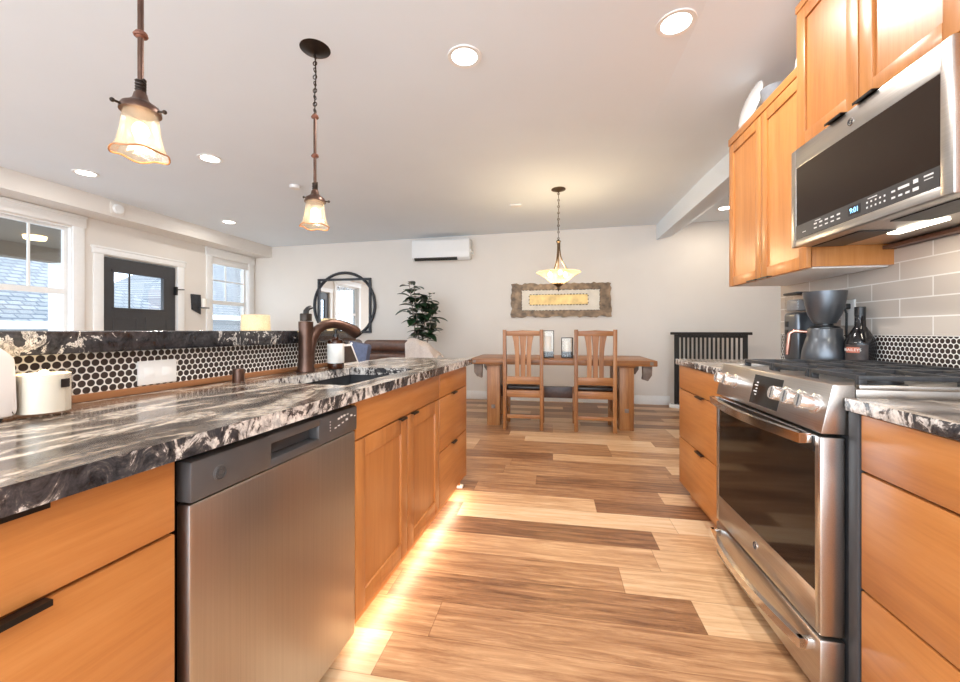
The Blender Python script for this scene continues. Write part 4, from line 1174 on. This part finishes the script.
def chair(label, cx, y0):
    t = thing('dining_chair', label, 'chair', (cx, y0 + .22, 0), 'dining chairs at the near side of the table')
    W = .205
    for s in (-1, 1):
        x = cx + s * W
        MB().prism([(y0 + .012, 0), (y0 + .048, 0), (y0 + .052, .46), (y0 + .02, 1.125), (y0 - .018, 1.125), (y0 + .008, .46)], 'X', x - .020, x + .020, bev=.004).build('post', M['rustic_v'], t)
        MB().box(x - .020, x + .020, y0 + .41, y0 + .45, 0, .44, bev=.004).build('leg', M['rustic_v'], t)
        MB().box(x - .012, x + .012, y0 + .052, y0 + .41, .37, .44).build('side_apron', M['rustic_y'], t)
        MB().box(x - .010, x + .010, y0 + .050, y0 + .41, .17, .205).build('stretcher', M['rustic_y'], t)
    a, b = cx - W + .020, cx + W - .020
    MB().prism([(a, 1.055), (b, 1.055), (b, 1.108), (cx + .06, 1.114), (cx, 1.118), (cx - .06, 1.114), (a, 1.108)], 'Y', y0 - .008, y0 + .018, bev=.003).build('top_rail', M['rustic_h'], t)
    MB().box(a, b, y0 + .012, y0 + .036, .515, .60, bev=.003).build('back_rail', M['rustic_h'], t)
    MB().box(a, b, y0 + .020, y0 + .042, .365, .445, bev=.003).build('rear_apron', M['rustic_h'], t)
    MB().box(a, b, y0 + .42, y0 + .442, .365, .44, bev=.003).build('front_apron', M['rustic_h'], t)
    MB().box(a, b, y0 + .022, y0 + .044, .13, .172, bev=.003).build('stretcher', M['rustic_h'], t)
    def slat(xs_low, xs_top):
        z0, z1 = .60, 1.055
        (l0, r0), (l1, r1) = xs_low, xs_top
        lft, rgt = [], []
        for k in range(9):
            u = k / 8; v = max(0, (u - .45) / .55) ** 2
            lft.append((cx + l0 + (l1 - l0) * v, z0 + (z1 - z0) * u)); rgt.append((cx + r0 + (r1 - r0) * v, z0 + (z1 - z0) * u))
        mb = MB().prism(lft + rgt[::-1], 'Y', y0 + .002, y0 + .018)
        for v_ in mb.bm.verts: v_.co.y += (.60 - v_.co.z) * -.0 + .010 * (1.055 - v_.co.z) / .455
        mb.build('slat', M['rustic_v'], t)
    slat((-.088, -.040), (-.118, -.047)); slat((-.026, .026), (-.042, .042)); slat((.040, .088), (.047, .118))
    MB().box(cx - .19, cx + .19, y0 + .055, y0 + .455, .447, .492, bev=.015, seg=3).build('seat_cushion', M['leather_dark'], t)
    return t
chair('left rustic slat back dining chair with its back to the kitchen', -.330, 4.47)
chair('right rustic slat back dining chair with its back to the kitchen', .455, 4.50)

# chandelier
cx, cy = .06, 4.531
t = thing('chandelier', 'bronze bowl chandelier with amber glass over the dining table', 'chandelier', (cx, cy, 2.688))
MB().lathe([(.0005, 2.689), (.078, 2.687), (.078, 2.678), (.05, 2.668), (.012, 2.655), (.0005, 2.652)], (cx, cy, 0), 30).build('canopy', M['brass'], t)
ch = MB()
for k in range(15):
    z = 2.635 - k * .0355
    ch.torus((cx, cy, z), .011, .003, 'X' if k % 2 else 'Y', 14, 6)
ch.tube([(cx, cy, 2.655), (cx + .006, cy, 2.5), (cx - .005, cy, 2.35), (cx, cy, 2.11)], .003, 6)
ch.build('chain', M['brass'], t)
MB().lathe([(.008, 2.125), (.026, 2.108), (.028, 2.098), (.014, 2.088), (.014, 2.05), (.0005, 2.048)], (cx, cy, 0), 20).build('hub', M['brass'], t)
for k in range(3):
    a = R(120 * k + 5)
    pts = [(cx + r_ * math.cos(a), cy + r_ * math.sin(a), z) for r_, z in ((.012, 2.09), (.014, 2.02), (.022, 1.95), (.042, 1.88), (.080, 1.81), (.118, 1.765), (.135, 1.75))]
    MB().tube(pts, .0075, 8).build('arm', M['brass'], t)
MB().tube([(cx, cy, 2.05), (cx, cy, 1.60)], .007, 8).build('stem', M['brass'], t)
def bw(k, a, r, h): return r, h
MB().lathe([(.245, 1.762), (.243, 1.756), (.20, 1.735), (.15, 1.705), (.11, 1.668), (.075, 1.645), (.05, 1.635)], (cx, cy, 0), 44, wave=bw).build('glass_bowl', M['bowl'], t)
MB().lathe([(.0005, 1.645), (.055, 1.640), (.06, 1.632), (.03, 1.61), (.012, 1.595), (.016, 1.578), (.006, 1.558), (.0005, 1.548)], (cx, cy, 0), 24).build('finial', M['brass'], t)
for k in range(3):
    a = R(120 * k + 40)
    MB().ball((cx + .10 * math.cos(a), cy + .10 * math.sin(a), 1.745), .024, (1, 1, 1.2), 14, 8).build('bulb', M['bulb'], t)
l = bpy.data.lights.new('chandelier_bulbs', 'POINT'); l.energy = 19; l.color = (1, .78, .48); l.shadow_soft_size = .08
q = bpy.data.objects.new('chandelier_bulbs', l); C.objects.link(q); q.location = (cx, cy, 1.84)

def hurricane(label, cx, cy, s, h):
    t = thing('candle_holder', label, 'candle holder', (cx, cy, .786), 'square glass candle holders on the dining table')
    f = MB()
    for a in (-1, 1):
        for b in (-1, 1): f.box(cx + a * s - .004, cx + a * s + .004, cy + b * s - .004, cy + b * s + .004, .786, .786 + h)
    for z in (.786, .786 + h - .008):
        f.box(cx - s, cx + s, cy - s - .004, cy - s + .004, z, z + .008); f.box(cx - s, cx + s, cy + s - .004, cy + s + .004, z, z + .008)
        f.box(cx - s - .004, cx - s + .004, cy - s, cy + s, z, z + .008); f.box(cx + s - .004, cx + s + .004, cy - s, cy + s, z, z + .008)
    f.build('frame', M['bronze_dark'], t)
    for yy in (cy - s + .004, cy + s - .006): B(cx - s + .005, cx + s - .005, yy, yy + .002, .795, .786 + h - .01).build('glass', M['jar'], t)
    MB().box(cx - s + .006, cx + s - .006, cy - s + .008, cy + s - .008, .7945, .86, bev=.004).build('pebbles', M['iron'], t)
    MB().lathe([(.0005, .8605), (s * .62, .8605), (s * .62, .786 + h * .78), (.0005, .786 + h * .76)], (cx, cy, 0), 20).build('candle', M['wax'], t)
hurricane('taller glass candle holder beside the left dining chair back', -.062, 4.93, .07, .33)
hurricane('shorter glass candle holder between the two dining chair backs', .168, 4.93, .065, .245)

# ------------------------------------------------------------------ back wall: art, mirror, mini split
t = thing('wall_art', 'wide layered wall panel with ragged bronze border and gold centre', 'wall art', (.107, YB, 1.59))
def ragged(x0, x1, z0, z1, amp, n, seed):
    r_ = random.Random(seed); p = []
    for i in range(n): p.append((x0 + (x1 - x0) * i / n, z0 + r_.uniform(-amp, amp)))
    for i in range(n // 3): p.append((x1 + r_.uniform(-amp, amp), z0 + (z1 - z0) * i / (n // 3)))
    for i in range(n): p.append((x1 - (x1 - x0) * i / n, z1 + r_.uniform(-amp, amp)))
    for i in range(n // 3): p.append((x0 + r_.uniform(-amp, amp), z1 - (z1 - z0) * i / (n // 3)))
    return p
x0, x1, z0, z1 = -.655, .872, 1.328, 1.852
MB().prism(ragged(x0, x1, z0, z1, .014, 36, 4), 'Y', YB - .035, YB - .001).build('border', M['art_frame'], t, angle=20)
MB().prism(ragged(x0 + .17, x1 - .17, z0 + .105, z1 - .105, .006, 60, 5), 'Y', YB - .042, YB - .034).build('mat', M['art_mat'], t)
MB().prism(ragged(x0 + .29, x1 - .345, z0 + .19, z1 - .175, .003, 40, 6), 'Y', YB - .048, YB - .041).build('centre_panel', M['art_gold'], t)
st = MB(); r_ = random.Random(8)
def dots(ax0, ax1, az0, az1, step, s0, yy):
    n = int((ax1 - ax0) / step)
    for i in range(n):
        x = ax0 + (ax1 - ax0) * (i + .5) / n
        for z in (az0, az1):
            a = s0 * r_.uniform(.7, 1.3); b = s0 * .45 * r_.uniform(.8, 1.3); st.box(x - a, x + a, yy, yy + .006, z - b, z + b)
    n = max(3, int((az1 - az0) / step))
    for i in range(n):
        z = az0 + (az1 - az0) * (i + .5) / n
        for x in (ax0, ax1):
            a = s0 * .5 * r_.uniform(.8, 1.2); st.box(x - a, x + a, yy, yy + .006, z - s0 * .6, z + s0 * .6)
dots(x0 + .165, x1 - .165, z0 + .10, z1 - .10, .05, .013, YB - .047)
dots(x0 + .285, x1 - .34, z0 + .187, z1 - .172, .046, .012, YB - .053)
st.build('stitched_edge', M['bronze_dark'], t)

t = thing('wall_mirror', 'large mirror with a square iron frame crossed by an iron ring', 'mirror', (-3.54, YB, 1.55))
mx, mz, mr = -3.545, 1.545, .565
MB().torus((mx, YB - .03, mz), mr, .024, 'Y', 72, 10).build('ring', M['mirror_frame'], t)
f = MB(); a, b, c_, d_ = -4.02, -3.066, 1.075, 2.012
f.box(a - .018, a + .018, YB - .05, YB - .012, c_, d_); f.box(b - .018, b + .018, YB - .05, YB - .012, c_, d_)
f.box(a + .018, b - .018, YB - .05, YB - .012, d_ - .036, d_); f.box(a + .018, b - .018, YB - .05, YB - .012, c_, c_ + .036)
f.build('square_frame', M['mirror_frame'], t)
pl = []
for i in range(72):
    an = 2 * math.pi * i / 72
    x = mx + (mr - .01) * math.cos(an); z = mz + (mr - .01) * math.sin(an)
    pl.append((min(max(x, a), b), min(max(z, c_), d_)))
MB().prism(pl, 'Y', YB - .024, YB - .003).build('mirror_glass', M['mirror'], t, smooth=False)

t = thing('heat_pump', 'white wall mounted mini split heat pump near the ceiling', 'air conditioner', (-1.82, YB, 2.28))
pr = [(YB - .001, 2.27), (YB - .16, 2.245), (YB - .215, 2.285), (YB - .225, 2.37), (YB - .22, 2.555), (YB - .20, 2.58), (YB - .001, 2.58)]
MB().prism(pr, 'X', -2.255, -1.30, bev=.012).build('case', M['heater'], t)
MB().box(-2.21, -1.50, YB - .222, YB - .172, 2.253, 2.283, rot=Matrix.Rotation(R(-38), 3, 'X')).build('louvre', M['dark_slot'], t)
MB().box(-1.2995, -1.275, YB - .20, YB - .001, 2.36, 2.40).build('sensor_tab', M['heater'], t)

# ------------------------------------------------------------------ living side: plant, armchair, sofa, lamp, sconce
px_, py_ = -1.95, 5.72
t = thing('potted_tree', 'tall leafy rubber plant in a pot against the back wall', 'plant', (px_, py_, 0))
MB().lathe([(.0005, .0), (.14, .0), (.17, .30), (.18, .32), (.165, .32), (.155, .29), (.0005, .29)], (px_, py_, 0), 28).build('pot', M['pot'], t)
MB().lathe([(.0005, .291), (.15, .291), (.0005, .30)], (px_, py_, 0), 20).build('soil', M['corbel'], t)
tk = MB()
lf = MB()
rg = random.Random(21)
def leaf(p, d, L, w):
    d = Vector(d).normalized(); up = Vector((0, 0, 1))
    s = d.cross(up)
    if s.length < .05: s = Vector((1, 0, 0))
    s.normalize(); n = s.cross(d).normalized()
    rows = []
    for k in range(6):
        u = k / 5
        wd = w * math.sin(math.pi * (.06 + .90 * u)) ** .8
        c = Vector(p) + d * L * u - Vector((0, 0, 1)) * L * .32 * u * u
        rows.append([lf.bm.verts.new(c - s * wd + n * wd * .25), lf.bm.verts.new(c), lf.bm.verts.new(c + s * wd + n * wd * .25)])
    for a, b in zip(rows, rows[1:]):
        for i in range(2): lf.bm.faces.new((a[i], a[i + 1], b[i + 1], b[i]))
stems = [((-.02, 0), (-.17, -.02), 1.84, .0), ((.03, .02), (.02, .05), 1.62, .3), ((.05, -.03), (.22, -.04), 1.50, .6), ((0, .05), (-.06, -.10), 1.74, .9), ((-.04, -.04), (.13, .06), 1.66, .2)]
for (b0, tp, H, ph) in stems:
    pts = []
    for k in range(9):
        u = k / 8
        pts.append((px_ + b0[0] + (tp[0] - b0[0]) * u ** 1.4, py_ + b0[1] + (tp[1] - b0[1]) * u ** 1.4, .29 + (H - .29) * u))
    tk.tube(pts, [.013 - .008 * k / 8 for k in range(9)], 8)
    z = 1.02 if tp[0] > .1 else 1.22
    k = 0
    while z < H + .02:
        u = (z - .29) / (H - .29); u = min(u, 1)
        b = (px_ + b0[0] + (tp[0] - b0[0]) * u ** 1.4, py_ + b0[1] + (tp[1] - b0[1]) * u ** 1.4, z)
        an = ph * 6 + k * 2.4 + rg.uniform(-.4, .4)
        L = rg.uniform(.20, .29) * (1 if z < H - .15 else .75)
        leaf(b, (math.cos(an), math.sin(an), rg.uniform(-.15, .75)), L, L * .30)
        z += rg.uniform(.022, .042); k += 1
for k in range(16):      # low shoots
    an = k * 2.4
    leaf((px_ + .03, py_, .95 + .012 * k), (math.cos(an), math.sin(an), .3), .24, .055)
tk.build('stem', M['stem'], t)
lf.build('foliage', M['leaf'], t, fix=False)

def soft(mb, *a, **k): return mb.box(*a, **k)
t = thing('armchair', 'brown leather recliner with padded back seen beyond the island end', 'armchair', (-1.80, 4.55, 0))
bkm = MB()
bkm.box(-2.10, -1.52, 4.20, 4.38, .42, .985, bev=.07, seg=5)
bko = bkm.build('backrest', M['leather'], t)
for i, z in enumerate((.60, .74, .88)):
    MB().box(-2.09, -1.53, 4.145, 4.26, z, z + .13, bev=.05, seg=5).build('back_pad', M['leather'], bko)
MB().box(-2.08, -1.54, 4.39, 4.98, .22, .46, bev=.06, seg=4).build('seat', M['leather'], t)
for x0 in (-2.24, -1.53): MB().box(x0, x0 + .14, 4.40, 4.98, .08, .62, bev=.05, seg=4).build('armrest', M['leather'], t)
MB().box(-2.09, -1.53, 4.25, 4.96, .0, .22, bev=.02).build('base', M['leather_dark'], t)
# throw over the chair's right shoulder
mb = MB()
N = 16
rows = []
for i in range(N + 1):
    u = i / N
    row = []
    for j in range(9):
        v = j / 8
        x = -1.585 + .36 * u + .012 * math.sin(9 * v + u * 4)
        z = 1.005 + .02 * math.sin(5 * v) - .30 * max(0, u - .30) ** 1.5 - .012 * math.sin(u * 14 + v * 5) * u
        y = 4.135 + .28 * v
        z -= .12 * max(0, .25 - v)
        row.append(mb.bm.verts.new((x, y, z)))
    rows.append(row)
for a, b in zip(rows, rows[1:]):
    for j in range(8): mb.bm.faces.new((a[j], a[j + 1], b[j + 1], b[j]))
# hanging skirt
bot = [mb.bm.verts.new((r0[0].co.x + .01, r0[0].co.y - .012, .78 + .015 * math.sin(i * 1.7))) for i, r0 in enumerate(rows)]
for i in range(N): mb.bm.faces.new((rows[i][0], rows[i + 1][0], bot[i + 1], bot[i]))
bmesh.ops.solidify(mb.bm, geom=mb.bm.faces[:], thickness=.012)
tag(mb.build('throw_blanket', M['throw'], None, (-1.5, 4.27, .8), angle=60), 'cream fluffy throw draped over the right of the leather recliner', 'blanket')

t = thing('sofa', 'grey upholstered sofa behind the leather recliner', 'sofa', (-3.1, 5.0, 0))
MB().box(-3.7, -2.47, 4.74, 4.96, .20, 1.0, bev=.06, seg=4).build('backrest', M['sofa_grey'], t)
MB().box(-3.7, -2.47, 4.965, 5.60, .12, .44, bev=.05, seg=4).build('seat', M['sofa_grey'], t)
for x0 in (-3.88, -2.46): MB().box(x0, x0 + .17, 4.74, 5.60, .0, .66, bev=.05, seg=4).build('armrest', M['sofa_grey'], t)
MB().box(-3.69, -2.48, 4.80, 5.56, .0, .12).build('base', M['leather_dark'], t)

t = thing('side_chair', 'blue grey fabric chair with white piped edges beyond the slate sign', 'chair', (-1.98, 3.55, 0))
pc = [(-2.18, .44), (-1.80, .44), (-1.70, .98), (-2.02, 1.03), (-2.20, 1.0)]
cbk = MB().prism(pc, 'Y', 3.50, 3.60, bev=.03).build('backrest', M['denim'], t)
MB().tube([(-2.015, 3.495, .80), (-2.045, 3.495, .90), (-2.085, 3.495, 1.01)], .010, 8).build('piping', M['trim'], cbk)
MB().tube([(-1.99, 3.495, .80), (-1.94, 3.495, .90), (-1.865, 3.495, 1.0)], .010, 8).build('piping', M['trim'], cbk)
MB().box(-2.17, -1.80, 3.61, 4.05, .36, .46, bev=.03, seg=3).build('seat', M['denim'], t)
for xx in (-2.15, -1.86):
    for yy in (3.53, 4.0): MB().box(xx, xx + .04, yy, yy + .04, 0, .37).build('leg', M['dark_wood'], t)

t = thing('side_table', 'dark round three legged side table carrying the drum shade lamp', 'table', (-4.47, 5.4, 0))
MB().lathe([(.0005, .60), (.24, .60), (.24, .63), (.0005, .63)], (-4.47, 5.4, 0), 30).build('tabletop', M['dark_wood'], t)
for k in range(3):
    a = R(120 * k); MB().tube([(-4.47 + .18 * math.cos(a), 5.4 + .18 * math.sin(a), .60), (-4.47 + .21 * math.cos(a), 5.4 + .21 * math.sin(a), 0)], .016, 8).build('leg', M['dark_wood'], t)
t = thing('table_lamp', 'table lamp with a cream drum shade below the right window', 'lamp', (-4.47, 5.4, .631))
MB().lathe([(.0005, .631), (.08, .631), (.085, .645), (.04, .68), (.07, .80), (.06, .93), (.015, .97), (.012, 1.12), (.0005, 1.12)], (-4.47, 5.4, 0), 26).build('lamp_base', M['ceramic'], t)
def sw(k, a, r, h): return r, h
MB().lathe([(.205, 1.05), (.195, 1.352), (.193, 1.352), (.203, 1.05)], (-4.47, 5.4, 0), 40, wave=sw).build('lamp_shade', thin_glass('linen_shade', (.95, .88, .74), 0.0, .92, .5), t)
MB().ball((-4.47, 5.4, 1.17), .03, seg=14, rings=8).build('bulb', M['bulb'], t)
l = bpy.data.lights.new('table_lamp_bulb', 'POINT'); l.energy = 2.0; l.color = (1, .88, .70); l.shadow_soft_size = .04
q = bpy.data.objects.new('table_lamp_bulb', l); C.objects.link(q); q.location = (-4.47, 5.4, 1.23)

t = thing('wall_sconce', 'dark metal candle sconce with a white candle beside the front door', 'sconce', (XL, 5.18, 1.53))
MB().prism([(5.085, 1.66), (5.25, 1.66), (5.25, 1.36), (5.10, 1.43)], 'X', XL + .001, XL + .02, bev=.003).build('back_plate', M['mirror_frame'], t)
MB().box(XL + .02, XL + .13, 5.19, 5.29, 1.452, 1.466).build('shelf', M['mirror_frame'], t)
MB().lathe([(.0005, 1.4665), (.036, 1.4665), (.036, 1.60), (.0005, 1.595)], (XL + .085, 5.24, 0), 20).build('candle', M['wax'], t)

# ------------------------------------------------------------------ stair railing
A, Bp = Vector((1.735, 6.22)), Vector((2.55, 5.87))
dv = (Bp - A); Ln = dv.length; an = math.atan2(dv.y, dv.x)
t = thing('stair_railing', 'dark wooden stair railing with close balusters at the back wall', 'railing', (A.x, A.y, 0))
t.rotation_euler = (0, 0, an)
ax, ay = A.x, A.y
MB().box(ax - .05, ax + Ln + .05, ay - .045, ay + .045, 1.055, 1.092, bev=.006).build('handrail', M['dark_wood'], t)
MB().box(ax, ax + Ln, ay - .03, ay + .03, 1.015, 1.054).build('top_fillet', M['dark_wood'], t)
MB().box(ax, ax + Ln, ay - .03, ay + .03, .052, .09).build('bottom_rail', M['dark_wood'], t)
for k in (0, 1):
    xx = ax + k * (Ln - .06)
    MB().box(xx, xx + .06, ay - .03, ay + .03, .09, 1.015, bev=.003).build('newel_post', M['dark_wood'], t)
nb = 14
for i in range(nb):
    xx = ax + .06 + (Ln - .12) * (i + .75) / (nb + .5)
    MB().box(xx - .013, xx + .013, ay - .013, ay + .013, .09, 1.015).build('baluster', M['dark_wood'], t)
cu = MB().box(ax - .06, ax + Ln + .05, ay - .07, ay + .07, 0, .051, bev=.004).build('curb', M['trim'], t)
MB().box(ax - .04, ax + Ln + .03, ay - .05, ay - .031, .0515, .054).build('curb_cap', M['dark_wood'], t)

# drop the helper property
for o in bpy.data.objects:
    if '_base' in o: del o['_base']
